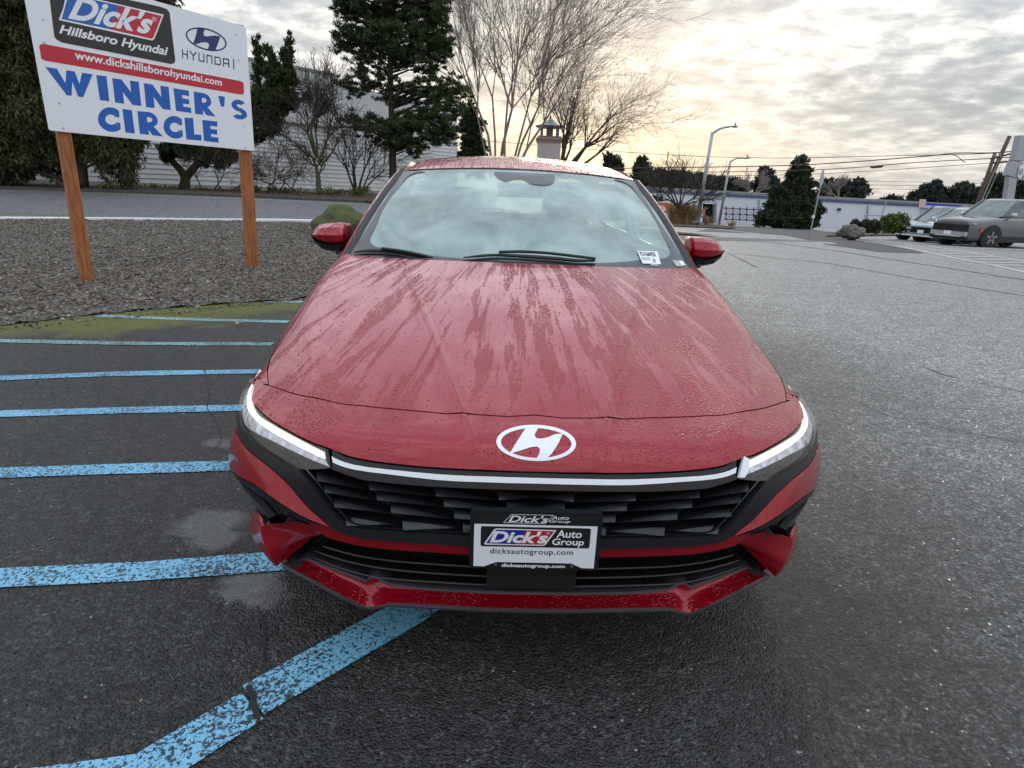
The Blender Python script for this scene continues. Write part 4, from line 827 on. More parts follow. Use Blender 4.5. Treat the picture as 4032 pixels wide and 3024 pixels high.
def S(x,t,d=0.):
    x=np.asarray(x,float); t=np.asarray(t,float); q=prof(t); a=np.abs(x)
    P=.33*(a/.9)**4.5
    w=ss(KT[8],THF+.25,t)
    D=.012*(a/.79)**2*w+.05*np.clip((a-.79)/.11,0,2)**2.2*(.2+.8*w)
    # hood creases
    k=np.clip((t-THF)/(THR-THF),-.25,1.05)
    c1=.192+.34*k
    D=D-.0045*(1-ss(c1-.02,c1+.045,a))*ss(-.22,-.05,k)
    D=D-.0075*np.exp(-((a-c1)/.0075)**2)*ss(-.2,.0,k)*(1-ss(.9,1.02,k))
    c2=np.minimum(.575+.58*k,.78)
    D=D-.010*np.exp(-((a-c2)/.05)**2)*ss(-.25,.0,k)
    y=q[...,0]+P+d; z=q[...,1]-D
    return np.stack([x+0*t,y,z],-1)

TR={
'fins':[[[-0.5575,0.4152,0.022],[-0.4278,0.3798,0.04],[-0.4266,0.379,0.034],[-0.548,0.4031,0.004]],[[-0.5361,0.3886,0.022],[-0.4091,0.3539,0.04],[-0.4079,0.353,0.034],[-0.5275,0.3764,0.004]],[[-0.5122,0.3533,0.022],[-0.3729,0.3221,0.04],[-0.3718,0.3213,0.034],[-0.5042,0.341,0.004]],[[-0.4811,0.3095,0.022],[-0.3424,0.2898,0.04],[-0.3414,0.2891,0.034],[-0.4736,0.2944,0.004]],[[-0.4199,0.4085,0.022],[-0.2587,0.3728,0.04],[-0.2581,0.3719,0.034],[-0.4127,0.3961,0.004]],[[-0.4008,0.3837,0.022],[-0.2378,0.3458,0.04],[-0.2372,0.3449,0.034],[-0.3941,0.3711,0.004]],[[-0.365,0.353,0.022],[-0.2109,0.3134,0.04],[-0.2104,0.3126,0.034],[-0.3588,0.3402,0.004]],[[-0.335,0.3103,0.022],[-0.1884,0.2902,0.04],[-0.1881,0.2895,0.034],[-0.3291,0.2949,0.004]],[[-0.253,0.4017,0.022],[-0.0998,0.3667,0.04],[-0.0998,0.3658,0.034],[-0.2478,0.3889,0.004]],[[-0.2322,0.3757,0.022],[-0.0776,0.3399,0.04],[-0.0776,0.3391,0.034],[-0.2273,0.3627,0.004]],[[-0.2056,0.3443,0.022],[-0.0524,0.3092,0.04],[-0.0525,0.3084,0.034],[-0.201,0.3313,0.004]],[[-0.1833,0.3106,0.022],[-0.032,0.2893,0.04],[-0.0322,0.2885,0.034],[-0.1788,0.295,0.004]],[[-0.0963,0.3959,0.022],[0,0.3774,0.04],[0,0.3765,0.034],[-0.0927,0.3829,0.004]],[[-0.0744,0.37,0.022],[0,0.3502,0.04],[0,0.3494,0.034],[-0.071,0.357,0.004]],[[-0.0496,0.3402,0.022],[0,0.319,0.04],[0,0.3182,0.034],[-0.0464,0.3272,0.004]],[[-0.029,0.3097,0.022],[0,0.2987,0.04],[0,0.2979,0.034],[-0.0259,0.294,0.004]]],
'embH':[[-0.0285,0.579],[-0.012,0.5818],[0.0038,0.5815],[-0.0065,0.5561],[-0.003,0.5445],[0.0098,0.5424],[0.0289,0.5484],[0.0491,0.5603],[0.0669,0.562],[0.0545,0.5312],[0.0368,0.5024],[0.0207,0.4865],[0.008,0.4836],[-0.0046,0.4833],[0.005,0.5015],[0.0064,0.5123],[0.0002,0.5191],[-0.0152,0.5173],[-0.0394,0.5083],[-0.0698,0.4981],[-0.0585,0.5188],[-0.0443,0.5456]],
'embO':[[0.0986,0.5281],[0.0962,0.5192],[0.091,0.511],[0.083,0.5035],[0.0725,0.497],[0.0598,0.4914],[0.0453,0.4871],[0.0294,0.484],[0.0125,0.4821],[-0.0048,0.4816],[-0.0221,0.4824],[-0.0388,0.4845],[-0.0544,0.4879],[-0.0685,0.4925],[-0.0807,0.4982],[-0.0906,0.5049],[-0.0978,0.5125],[-0.1023,0.5209],[-0.1037,0.5299],[-0.102,0.5395],[-0.0973,0.5496],[-0.0896,0.5599],[-0.0792,0.5697],[-0.0662,0.5784],[-0.0511,0.5856],[-0.0344,0.5908],[-0.0167,0.5939],[0.0015,0.5949],[0.0196,0.5936],[0.0369,0.5901],[0.0529,0.5845],[0.0671,0.577],[0.0789,0.568],[0.0881,0.5581],[0.0945,0.5478],[0.098,0.5376]],
'embI':[[0.087,0.5282],[0.085,0.5208],[0.0803,0.5139],[0.0733,0.5077],[0.064,0.5022],[0.0527,0.4975],[0.0399,0.4938],[0.0258,0.4911],[0.0108,0.4896],[-0.0046,0.4892],[-0.0199,0.4898],[-0.0347,0.4916],[-0.0485,0.4945],[-0.0611,0.4984],[-0.0719,0.5033],[-0.0806,0.5089],[-0.087,0.5153],[-0.0909,0.5223],[-0.0921,0.5298],[-0.0906,0.5377],[-0.0864,0.5458],[-0.0796,0.5541],[-0.0704,0.5619],[-0.0589,0.5689],[-0.0456,0.5747],[-0.031,0.579],[-0.0154,0.5815],[0.0007,0.5823],[0.0166,0.5812],[0.0318,0.5783],[0.046,0.5737],[0.0585,0.5677],[0.069,0.5605],[0.0773,0.5525],[0.0831,0.5443],[0.0864,0.5361]],
'chrefl':[[0.5353,0.4935],[0.5502,0.4866],[0.5455,0.4569],[0.5313,0.4422],[0.5159,0.4431]],
'shutl':[[-0.8353,0.651],[-0.801,0.6555],[-0.7752,0.661],[-0.7327,0.6658],[-0.6418,0.6626],[-0.5723,0.6511],[-0.4896,0.6591],[-0.4376,0.6574],[-0.3193,0.6509],[-0.1972,0.6387],[-0.0737,0.6319],[0.001,0.6321]],
'noseb':[[-0.8353,0.651],[-0.8236,0.6002],[-0.8048,0.5729],[-0.7858,0.5572],[-0.7501,0.5444],[-0.7137,0.5329],[-0.6473,0.5181],[-0.5938,0.5036],[-0.5328,0.4888],[-0.4862,0.476],[-0.4538,0.4711],[-0.3666,0.4656],[-0.2871,0.4613],[-0.1679,0.4575],[-0.073,0.4554],[0.0004,0.4554]],
'hoodside':[[-0.7752,0.661],[-0.8062,0.7105],[-0.8354,0.7847],[-0.9212,0.9638],[-0.8744,1.1395],[-0.8944,1.4131],[-0.8545,1.6247],[-0.8311,1.7606]],
'hoodrear':[[-0.8311,1.7606],[-0.6205,1.7856],[-0.3917,1.7719],[-0.1739,1.7623],[-0.0111,1.7596]],
'hlow':[[-0.8861,0.7415],[-0.8643,0.6739],[-0.8529,0.6108],[-0.844,0.5523],[-0.8385,0.5157],[-0.8231,0.4904],[-0.8015,0.4722],[-0.7738,0.4576],[-0.7387,0.4507],[-0.6865,0.444],[-0.6454,0.4358],[-0.6173,0.4263],[-0.6076,0.4234],[-0.5605,0.4315],[-0.5181,0.4395]],
'drlt':[[-0.8688,0.7177],[-0.8455,0.6435],[-0.8285,0.597],[-0.8067,0.5678],[-0.776,0.5383],[-0.7432,0.528],[-0.7036,0.5223],[-0.6452,0.5103],[-0.5925,0.4968],[-0.5404,0.4795]],
'drlb':[[-0.5348,0.461],[-0.5888,0.4748],[-0.64,0.4873],[-0.6964,0.4986],[-0.7454,0.5076],[-0.7847,0.518],[-0.8159,0.5382],[-0.8439,0.5869],[-0.8639,0.6668]],
'refb':[[-0.5211,0.4429],[-0.5622,0.4525],[-0.6367,0.4676],[-0.6912,0.4751],[-0.7435,0.4762],[-0.7893,0.4761],[-0.8154,0.4879],[-0.8334,0.5199],[-0.8437,0.5704]],
'surr':[[-0.8182,0.4763],[-0.8234,0.4553],[-0.816,0.4389],[-0.7874,0.4291],[-0.7451,0.4216],[-0.6984,0.4122],[-0.6567,0.3957],[-0.6335,0.3827],[-0.6066,0.3598],[-0.572,0.3286],[-0.5414,0.3084],[-0.5181,0.291],[-0.493,0.2775],[-0.4692,0.2723],[-0.4223,0.2669],[-0.3293,0.2639],[-0.2574,0.2622],[-0.162,0.2587],[-0.0373,0.2561]],
'gro':[[-0.6026,0.425],[-0.5702,0.3967],[-0.5442,0.3677],[-0.5193,0.3382],[-0.4901,0.3076],[-0.47,0.2931],[-0.4245,0.289],[-0.3355,0.2893],[-0.243,0.2872],[-0.1631,0.284],[-0.032,0.2816]],
'grt':[[-0.5281,0.4373],[-0.4446,0.4224],[-0.4119,0.4195],[-0.2849,0.4143],[-0.1662,0.4118],[-0.0717,0.411],[0.0038,0.4114]],
'chrt':[[-0.5312,0.4717],[-0.4933,0.4609],[-0.4542,0.4542],[-0.3655,0.4507],[-0.2462,0.4447],[-0.1673,0.4427],[-0.0726,0.4415],[0.0015,0.442]],
'chrb':[[-0.5228,0.456],[-0.4889,0.4481],[-0.4534,0.4427],[-0.3648,0.439],[-0.2456,0.4306],[-0.1668,0.4286],[-0.0722,0.4276],[0.0011,0.4281]],
'cheeklow':[[-0.8785,0.3117],[-0.8188,0.3234],[-0.7514,0.3367],[-0.6935,0.3287],[-0.6421,0.315],[-0.5953,0.3011],[-0.5551,0.2926],[-0.5181,0.291]],
'cheekout':[[-0.8234,0.4553],[-0.8402,0.4278],[-0.8606,0.3717],[-0.8802,0.3146]],
'blk':[[-0.886,0.2745],[-0.8348,0.2665],[-0.794,0.2623],[-0.764,0.2574],[-0.7556,0.2391],[-0.7261,0.2367],[-0.6713,0.2573],[-0.6148,0.2799],[-0.5853,0.2832],[-0.5182,0.2868]],
'chinlow':[[-0.5335,0.2504],[-0.4608,0.2399],[-0.3776,0.235],[-0.2584,0.2319],[-0.1643,0.2275],[-0.0388,0.2246]],
'blade':[[-0.7665,0.2368],[-0.7382,0.2497],[-0.7292,0.2352],[-0.7121,0.2373],[-0.6489,0.2652],[-0.6173,0.2756],[-0.5303,0.2565],[-0.5815,0.2127],[-0.6656,0.1339],[-0.6822,0.1246],[-0.715,0.1397],[-0.7673,0.1573],[-0.7908,0.1718],[-0.7849,0.2032]],
'liptop':[[-0.6998,0.0729],[-0.6128,0.1285],[-0.5181,0.1143],[-0.4423,0.0929],[-0.4262,0.1096],[-0.411,0.108],[-0.3792,0.0885],[-0.2646,0.0774],[-0.127,0.0732],[-0.0163,0.0732]],
'lipbot':[[-0.6662,0.1295],[-0.5801,0.1137],[-0.5042,0.0847],[-0.4466,0.0457],[-0.4331,0.0354],[-0.3998,0.0584],[-0.3724,0.0713],[-0.2585,0.0703],[-0.1254,0.0625],[-0.0181,0.0594]],
'sl0':[[-0.5581,0.1857],[-0.4656,0.1734],[-0.366,0.1658],[-0.2649,0.1616],[-0.0267,0.1518]],
'sl1':[[-0.5817,0.1632],[-0.4421,0.1432],[-0.2652,0.1312],[-0.0253,0.1231]],
'sl2':[[-0.5923,0.1407],[-0.4436,0.1116],[-0.2653,0.1036],[-0.024,0.0953]]}

car = thing('sedan', 'wet red sedan facing the camera with beaded water streaks on its bonnet', 'car')
def mir(P): return [(-x, *r) for x, *r in P][::-1]
def whole(P): """left half trace ending near the centre -> full width""" ; return [tuple(q) for q in P if q[0] < -.03]+mir([q for q in P if q[0] < -.03])
SM = lambda P, n=3: [tuple(q) for q in smoothline(P, n)]
def onS(V2, d=0.):
    return S(V2[:, 0], V2[:, 1], d)
def snorm(x, t_):
    e = 1e-3; a = S(x+e, t_)-S(x-e, t_); b_ = S(x, t_+e)-S(x, t_-e); n = np.cross(a, b_); return n/(np.linalg.norm(n, axis=-1, keepdims=True)+1e-12)   # points outwards (-y / +z)
def panel(name, outline, mat, parent=car, off=0., th=.014, step=(.03, .022), holes=(), smooth=True, extra=(), push=None):
    V2, F2 = tri2d(outline, step, holes, extra); P_ = S(V2[:, 0], V2[:, 1]); n_ = snorm(V2[:, 0], V2[:, 1]); P_ = P_-n_*0+n_*(-off)
    if push is not None: r_ = CC-P_; r_ /= np.linalg.norm(r_, axis=1)[:, None]; P_ = P_+r_*push(V2)[:, None]
    m_ = len(P_); W_ = P_-n_*th
    V, Fc = rimg(P_, F2, np.zeros(3)); V[m_:] = W_
    nf = len(F2); fr_ = Fc[:nf]; rim = Fc[nf:len(Fc)-nf]; bk = Fc[len(Fc)-nf:]
    # duplicate rim vertices so the edge stays crisp
    V_all = np.concatenate([V, V]); rim2 = [tuple(i+len(V) for i in f) for f in rim]
    o_ = mesh(name, V_all, list(fr_)+rim2+list(bk), MT[mat], parent)
    me = o_.data; me.polygons.foreach_set('use_smooth', [smooth and (i < nf) for i in range(len(me.polygons))]); return o_
def both(name, outline, mat, **k):
    a = panel(name, outline, mat, **k); b2 = panel(name, mir(outline), mat, **k); return a, b2
T_ = TR
G = .0026
hs = [(-.7752, .664), (-.806, .71), (-.835, .785), (-.856, .93), (-.862, 1.15), (-.857, 1.4), (-.845, 1.63), (-.815, 1.775)]
sh = [q for q in T_['shutl'] if -.78 < q[0] < -.02]
fr = [(x, t_+G) for x, t_ in sh]; rearc = [(-.62, 1.772), (-.3917, 1.765), (-.1738, 1.755)]
L_ = SM([(-.0, THF+G-.001)]+fr[::-1]+[], 2)        # centre -> left along the shut line
hood = SM([(x+.003, t_) for x, t_ in [fr[0]]+hs[1:]], 3)+SM(rearc, 2)
hoodo = [q for q in SM(fr[::-1], 3)]+hood[1:]
hood_out = hoodo+[(0., 1.752)]+mir(hoodo)+[(0., THF+G)]
ce = [(s_*(.192+.34*k_+o_), THF+k_*(THR-THF)) for s_ in (-1, 1) for k_ in np.linspace(.01, .97, 70) for o_ in (-.012, -.006, 0., .006, .012)]
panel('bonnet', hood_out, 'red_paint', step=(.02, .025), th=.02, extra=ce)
# nose panel
nb_ = [q for q in T_['noseb'] if q[0] < -.03]; sh2 = [q for q in T_['shutl'] if q[0] < -.03]
sh2 = [(x, t_-G) for x, t_ in sh2[1:]]; nl = [(-.842, .672)]+[(x, t_+.0015) for x, t_ in nb_[2:]]
sh2 = [(-.842, .672)]+sh2
no = SM(sh2, 3)+[(0., THF-G)]+mir(SM(sh2, 3))+mir(SM(nl, 3)[::-1])[1:]+[(0., .4565)]
no = SM(sh2, 3)+[(0., THF-G)]+mir(SM(sh2, 3)); lowl = SM(nl, 3)[1:]; no = no[:-1]+[(-x, t_) for x, t_ in lowl]+[(0., .4565)]+lowl[::-1]
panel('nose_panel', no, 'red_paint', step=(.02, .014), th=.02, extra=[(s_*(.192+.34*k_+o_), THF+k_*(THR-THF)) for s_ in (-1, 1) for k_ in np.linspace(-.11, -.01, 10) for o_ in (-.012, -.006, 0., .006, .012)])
# black cores behind the seams
def core(x1, t0_, t1_, d, n=(24, 12)):
    xs_ = np.linspace(-x1, x1, n[0]); ts_ = np.linspace(t0_, t1_, n[1]); X_, T2 = np.meshgrid(xs_, ts_); P_ = S(X_, T2, d); P_ = P_-snorm(X_, T2)*.0; return gridg(P_)
V, Fc = gridg((lambda X_, T2: S(X_, T2)-snorm(X_, T2)*.03)(*np.meshgrid(np.linspace(-.84, .84, 30), np.linspace(.45, 1.76, 30)))); mesh('bonnet_frame', V, Fc, MT['deep_black'], car)
mesh('grille_backing', *core(.80, .22, .47, .075), MT['deep_black'], car); mesh('intake_backing', *core(.62, .03, .27, .13), MT['deep_black'], car)

# headlamps
hl = T_['hlow']; top_ = [q for q in T_['noseb'] if q[0] < -.50]
tip = (-.868, .735)
up_ = [(-.858, .70), (-.846, .672), (-.830, .612), (-.8104, .5801)]+[(x, t_-.003) for x, t_ in T_['noseb'][3:9]]
lowb = [(-.880, .70), (-.868, .655), (-.858, .60), (-.849, .55)]+hl[4:]
hlo = [tip]+up_+[(-.5290, .4865), (-.5182, .4395)]+lowb[::-1][1:]
hlo = SM([tip]+up_, 2)+[(-.5310, .487), (-.5182, .4395)]+SM(lowb[::-1][1:], 2)
dr = [(-.8655, .722), (-.8455, .655)]+T_['drlt'][2:]; drb = T_['drlb'][:-2]+[(-.8439, .60), (-.8580, .668)]
rb = T_['refb'][:-1]+[(-.8520, .60), (-.866, .665)]
for sd_ in (0, 1):
    mm_ = (lambda P: P) if sd_ == 0 else mir
    h_ = panel('headlamp', mm_(hlo), 'lamp_housing', off=.012, th=.03)
    panel('light_strip', mm_(SM(dr, 2)+SM(drb, 2)), 'lit_strip', parent=h_, off=.006, th=.008)
    panel('light_guide', mm_(SM(dr, 2)+[(x*.997+.0, t_-.0045) for x, t_ in SM(dr, 2)][::-1]), 'lit_edge', parent=h_, off=.004, th=.004)
    panel('reflector', mm_(SM([(x, t_-.0015) for x, t_ in drb], 2)+SM(rb, 2)[::-1]), 'lamp_reflector', parent=h_, off=.008, th=.006)
    for x_, t0_, t1_ in ((-.655, .472, .484), (-.700, .480, .4945), (-.745, .482, .505), (-.60, .462, .474), (-.56, .453, .466)):
        panel('lens_divider', mm_([(x_-.006, t0_), (x_+.006, t0_-.001), (x_+.006, t1_), (x_-.006, t1_)]), 'chrome_satin', parent=h_, off=.004, th=.006, step=None)
    V2, F2 = tri2d(mm_(hlo), (.03, .022)); mesh('lens', S(V2[:, 0], V2[:, 1])+snorm(V2[:, 0], V2[:, 1])*.001, F2, MT['clear_lens'], h_, smooth=True)
# black band carrying the bright trim strip
tl = [(-.5160, .4865)]+[(x, t_-.003) for x, t_ in T_['noseb'] if -.50 < x < -.03]; gt = [(-.5281+.016, .4373)]+[q for q in T_['grt'][1:] if q[0] < -.03]
band = SM(tl, 2)+[(0., .4535)]+[(-x, t_) for x, t_ in SM(tl, 2)[::-1]]+[(-x, t_) for x, t_ in SM(gt, 2)]+[(0., .411)]+SM(gt, 2)[::-1]
ct = [q for q in T_['chrt'] if q[0] < -.03]; cb = [q for q in T_['chrb'] if q[0] < -.03]; ct[0] = (-.514, .4685); cb[0] = (-.510, .4545)
chro = SM(ct, 2)+[(0., .4415)]+[(-x, t_) for x, t_ in SM(ct, 2)[::-1]]+[(-x, t_) for x, t_ in SM(cb, 2)]+[(0., .428)]+SM(cb, 2)[::-1]
bd_ = panel('trim_band', band, 'satin_black', off=.004, th=.03, step=(.03, .012)); panel('trim_strip', chro, 'chrome_satin', parent=bd_, off=.001, th=.006, step=(.03, .01))
panel('strip_reflection', [tuple(q) for q in T_['chrefl']], 'logo_white', parent=bd_, off=-.004, th=.01, step=None)  # stands for the trim strip's reflection beside the lamp, modelled as a solid piece
# grille surround
so_ = [q for q in T_['surr'] if q[0] < -.05]; gi = [q for q in T_['gro'] if q[0] < -.05]
sur_in = SM([(-.6100, .4205)]+gi[0:], 2); outr = SM([(-.842, .497), (-.840, .478)]+[(-.8266, .4614)]+so_[2:], 2)
inner_up = [(-.6024-.015, .4240)]+[(x, t_-.004) for x, t_ in hl[5:12]][::-1]
surr = outr+[(0., .256)]+[(-x, t_) for x, t_ in outr[::-1]]+[(-x, t_) for x, t_ in inner_up[::-1]]+[(-x, t_) for x, t_ in sur_in]+[(0., .2815)]+sur_in[::-1]+inner_up
panel('grille_surround', surr, 'satin_black', off=0., th=.035, step=(.03, .016))
rim_ = panel('surround_inner_rim', SM([(x+.010, t_+.0035) for x, t_ in SM(gi, 2)], 1)+[(0., .2855)]+[(-(x+.010), t_+.0035) for x, t_ in SM(gi, 2)[::-1]]+[(-(x+.014), t_+.0065) for x, t_ in SM(gi, 2)]+[(0., .2885)]+[(x+.014, t_+.0065) for x, t_ in SM(gi, 2)[::-1]], 'gloss_black', off=.012, th=.02, step=None)
# grille fins, one part each
for q in T_['fins']:
    for s_ in (1, -1):
        P_ = np.array([S(x*s_, t_, d) for x, t_, d in q])
        if q[1][0] == 0 and s_ == -1 and q[0][0] == 0: continue
        B_ = P_+np.array([0, .05, 0]); V = np.concatenate([P_, B_]); mesh('grille_fin', V, [(0, 1, 2, 3), (7, 6, 5, 4), (0, 4, 5, 1), (1, 5, 6, 2), (2, 6, 7, 3), (3, 7, 4, 0)], MT['fin_black'], car, fix=True)
for a_, b2 in (((1172, 1848), (1368, 2075)), ((1300, 1850), (1440, 2088)), ((1425, 1890), (1577, 2098)), ((1672, 1914), (1830, 2110)), ((1930, 1928), (2060, 2090))): pass
# red cheeks with the black strip and the corner vent below
ck = [(-.838, .452)]+[(x+.002, t_-.004) for x, t_ in so_[2:12]]; cl_ = T_['cheeklow']
cheek = SM(ck, 2)+[(x, t_+.002) for x, t_ in SM(cl_[::-1][1:], 2)]+[(-.876, .36), (-.862, .40), (-.852, .436)]
ub_ = np.array(sorted([(-x, t_) for x, t_ in ck]+[(.87, .40), (.9, .38)])); pushf = lambda V2: .40*np.clip(np.interp(np.abs(V2[:, 0]), ub_[:, 0], ub_[:, 1])-V2[:, 1], 0, .13)*ss(.95, .80, np.abs(V2[:, 0]))
both('cheek_panel', cheek, 'red_paint', off=0., th=.03, step=(.025, .018), push=pushf)
bk_ = T_['blk']; ul = [(x, t_-.003) for x, t_ in SM(cl_, 2)]; strip_in = [(-.515, .2865), (-.553, .2860), (-.60, .2895), (-.65, .2985), (-.70, .309), (-.755, .3165), (-.82, .308), (-.882, .304)]
both('lower_trim_strip', ul+strip_in, 'satin_black', off=.002, th=.03, step=(.025, .012))
both('corner_pocket', [(x, t_-.003) for x, t_ in strip_in]+[(-.889, .2934), (-.8355, .2752), (-.7941, .2657), (-.764, .2585), (-.7556, .2398), (-.7261, .2368), (-.6713, .2573), (-.6148, .2755), (-.5853, .2790)][::1], 'gloss_black', off=.035, th=.02, step=(.025, .012))
for k_ in range(2):
    both('vent_blade', [(-.86+.035*k_, .289-.006*k_), (-.80+.03*k_, .277-.004*k_), (-.735+.02*k_, .2505), (-.730+.02*k_, .2535), (-.775+.03*k_, .276-.003*k_), (-.845+.035*k_, .2925-.006*k_)], 'edge_grey', off=.012, th=.02, step=None)
# chin and corner blades
chu = [(-.5853, .2815)]+[(x, t_-.003) for x, t_ in so_[11:]]; chl = [q for q in T_['chinlow']]
chin = SM(chu, 2)+[(0., .253)]+[(-x, t_) for x, t_ in SM(chu, 2)[::-1]]+[(-x, t_) for x, t_ in SM(chl, 2)]+[(0., .224)]+SM(chl, 2)[::-1]
panel('chin_panel', chin, 'red_paint', off=.012, th=.03, step=(.03, .012))
bl_ = T_['blade']
for s_ in (-1, 1):
    # faceted wedge: outer face, inner plate leaning back to the intake
    f_ = lambda x, t_, d: S(x*s_*-1, t_, d)
    ring = [(-.7665, .2381, .02), (-.7382, .2499, .01), (-.7121, .2373, .0), (-.6489, .2652, .0), (-.6173, .2756, .01), (-.5303, .2540, .03), (-.5815, .2127, .055), (-.6656, .1339, .02), (-.6822, .1246, -.005), (-.715, .1397, -.005), (-.7672, .1587, .0), (-.7906, .1753, .01), (-.7849, .206, .02)]
    P_ = [f_(*q) for q in ring]; ridge = [f_(-.735, .222, -.018), f_(-.700, .165, -.022), f_(-.635, .245, -.004)]
    P_ = np.array(P_); A_ = smoothline(P_[[2, 1, 0, 12, 11, 10, 9, 8]], 3); top_r = P_[2]; mid = smoothline([P_[2]+[0, -.004, 0], f_(-.722, .205, -.014), f_(-.700, .165, -.018), f_(-.685, .140, -.012), P_[8]], 6)
    mid = mid[np.linspace(0, len(mid)-1, len(A_)).astype(int)]; inn = smoothline(P_[[3, 4, 5, 6, 7, 8]], 4); inn = np.concatenate([np.linspace(inn[0], inn[0], 1), inn]); inn = inn[np.linspace(0, len(inn)-1, len(A_)).astype(int)]
    outer = [A_*(1-k_)+mid*k_+np.array([0, -.007, 0])*math.sin(math.pi*k_) for k_ in np.linspace(0, 1, 6)]; V, Fc = gridg(np.stack(outer)); V2_, F2_ = gridg(np.stack([mid*(1-k_)+inn*k_+np.array([0, .006, 0])*math.sin(math.pi*k_) for k_ in np.linspace(0, 1, 6)]))
    V3_, F3_ = gridg(np.stack([A_, A_+np.array([0, .08, 0])])); V4_, F4_ = gridg(np.stack([inn, inn+np.array([0, .09, 0])]))
    o_ = mesh('corner_blade', *merge([(V, Fc), (V2_, F2_)]), MT['red_paint'], car, smooth=True); mesh('blade_back', *merge([(V3_, F3_), (V4_, F4_)]), MT['deep_black'], o_)
# lower intake slats
for k_ in range(3):
    L0 = np.array(T_['sl%d' % k_]); Lx = SM([tuple(q) for q in L0], 3); pts = [S(x, t_, .06) for x, t_ in Lx]+[S(-x, t_, .06) for x, t_ in Lx[::-1]]
    pts = np.array(pts); sl_ = mesh('intake_slat', *tubeg(pts, .0028, 6), MT['edge_grey'], car, smooth=True); V, Fc = gridg(np.stack([pts+[0, .001, -.003], pts+[0, .03, -.012], pts+[0, .06, -.014]])); mesh('slat_web', V, Fc, MT['deep_black'], sl_)
for x_ in (-.33, -.18, 0., .18, .33): mesh('intake_rib', *tubeg([S(x_*.9, .21, .085), S(x_, .085, .085)], .004, 4), MT['fin_black'], car)
# lower lip
lt = [tuple(q)+(.06,) for q in T_['liptop']]; lbm = [tuple(q)+(.0,) for q in T_['lipbot']]; lt[-1] = (0., .0732, .06); lbm[-1] = (0., .0594, 0.)
T3 = np.array([S(*q) for q in lt]); B3 = np.array([S(*q) for q in lbm])
if len(B3) < len(T3): B3 = np.insert(B3, 5, B3[4]*.5+B3[5]*.5+np.array([0, .004, .004]), 0)
def halfmir(P): return np.concatenate([P, (P*np.array([-1, 1, 1]))[::-1][1:]])
rows = []
for k_ in np.linspace(0, 1, 9):
    q = T3*(1-k_)+B3*k_; q = q+np.array([0, 1, 0])*(.028*math.sin(math.pi*k_)**1.0*(1-k_*.4))[None] if False else q.copy(); q[:, 1] += .022*math.sin(math.pi*min(1, k_*1.05)); q[:, 2] -= .004*math.sin(math.pi*k_); 
    q[4, 1] -= .012*math.sin(math.pi*k_)+.004*(1-k_); q[4, 2] += .010*(1-k_); q[3, 1] += .004*math.sin(math.pi*k_); q[5, 1] += .010*math.sin(math.pi*k_); rows.append(halfmir(q))
V, Fc = gridg(np.stack(rows)); lo_ = mesh('lower_lip', V, Fc, MT['red_paint'], car, fix=False)
lo_.data.polygons.foreach_set('use_smooth', [True]*len(lo_.data.polygons))
e3 = halfmir(B3); V, Fc = gridg(np.stack([e3+[0, .004, .001], e3+[0, -.004, -.002], e3+[0, -.003, -.008], e3+[0, .02, -.012], e3+[0, .35, -.01]])); mesh('splitter', V, Fc, MT['edge_grey'], lo_)
e4 = halfmir(T3); V, Fc = gridg(np.stack([e4+[0, -.006, 0], e4+[0, -.004, .006], e4+[0, .02, .008], e4+[0, .10, .0]])); mesh('intake_sill', V, Fc, MT['edge_grey'], car)
mesh('sensor_bracket', *boxg((0, .055, .345), (.235, .05, .085)), MT['deep_black'], car)
# round-edge badge
eo = [tuple(q) for q in T_['embO']]; ei = [tuple(q) for q in T_['embI']]
bg_ = panel('badge', eo, 'logo_white', off=-.003, th=.004, step=None, holes=[ei], smooth=False); panel('badge_letter', [tuple(q) for q in T_['embH']], 'logo_white', parent=bg_, off=-.0025, th=.004, step=None, smooth=False)

# number plate with frame
pc = np.array([0.0, -.017, .479]); pl = Plane(pc, (1, 0, 0), (0, .004, 1.)); fw, fh = .3235, .162
pf = poly(pl, rrect(-fw/2, -fh/2, fw/2, fh/2, .008), .004, 'satin_black', car, 'plate_frame', th=.02)
x0, x1, y0, y1 = -.1515, .1505, -.0735, .0465
notch = [(x0, y0), (-.125, y0), (-.095, -.0605), (.093, -.0605), (.120, y0), (x1, y0), (x1, y1), (x0, y1)]
pp = poly(pl, notch, .0055, 'logo_white', pf, 'number_plate')
poly(pl, [(-.140, .050), (.139, .050), (.139, .0765), (-.140, .0765)], .0052, 'deep_black', pf, 'frame_header')
poly(pl, [(-.088, -.077), (.086, -.077), (.086, -.0635), (-.088, -.0635)], .0056, 'deep_black', pf, 'frame_footer')
poly(pl, rrect(-.135, -.0155, .1345, .041, .005), .0062, 'deep_black', pp, 'logo_ground')
simple('plate_blue', (.015, .018, .26), .4, var=.02); simple('plate_red', (.48, .012, .03), .4, var=.02)
sk = .44
def shp(x, y): return (x+(y+.0105)*sk, y)
W = [shp(-.1265, -.0105), shp(.0225, -.0105), shp(.0255+.0, .0355-.001), shp(-.1265, .0355)]
poly(pl, [(-.127, -.0085), (-.122, -.0085-.002), (.020, -.0105), (.026, -.007), (.050, .0345), (-.098, .0355), (-.103, .033)], .0066, 'logo_white', pp, 'logo_border')
poly(pl, [(-.1215, -.0065), (-.046, -.0075), (-.024, .0325), (-.098, .0325)], .0070, 'plate_blue', pp, 'logo_blue'); poly(pl, [(-.046, -.0075), (.0205, -.0075), (.0445, .0315), (-.024, .0325)], .0070, 'plate_red', pp, 'logo_red')
R4 = lambda x0, y0, x1, y1: [(x0, y0), (x1, y0), (x1, y1), (x0, y1)]
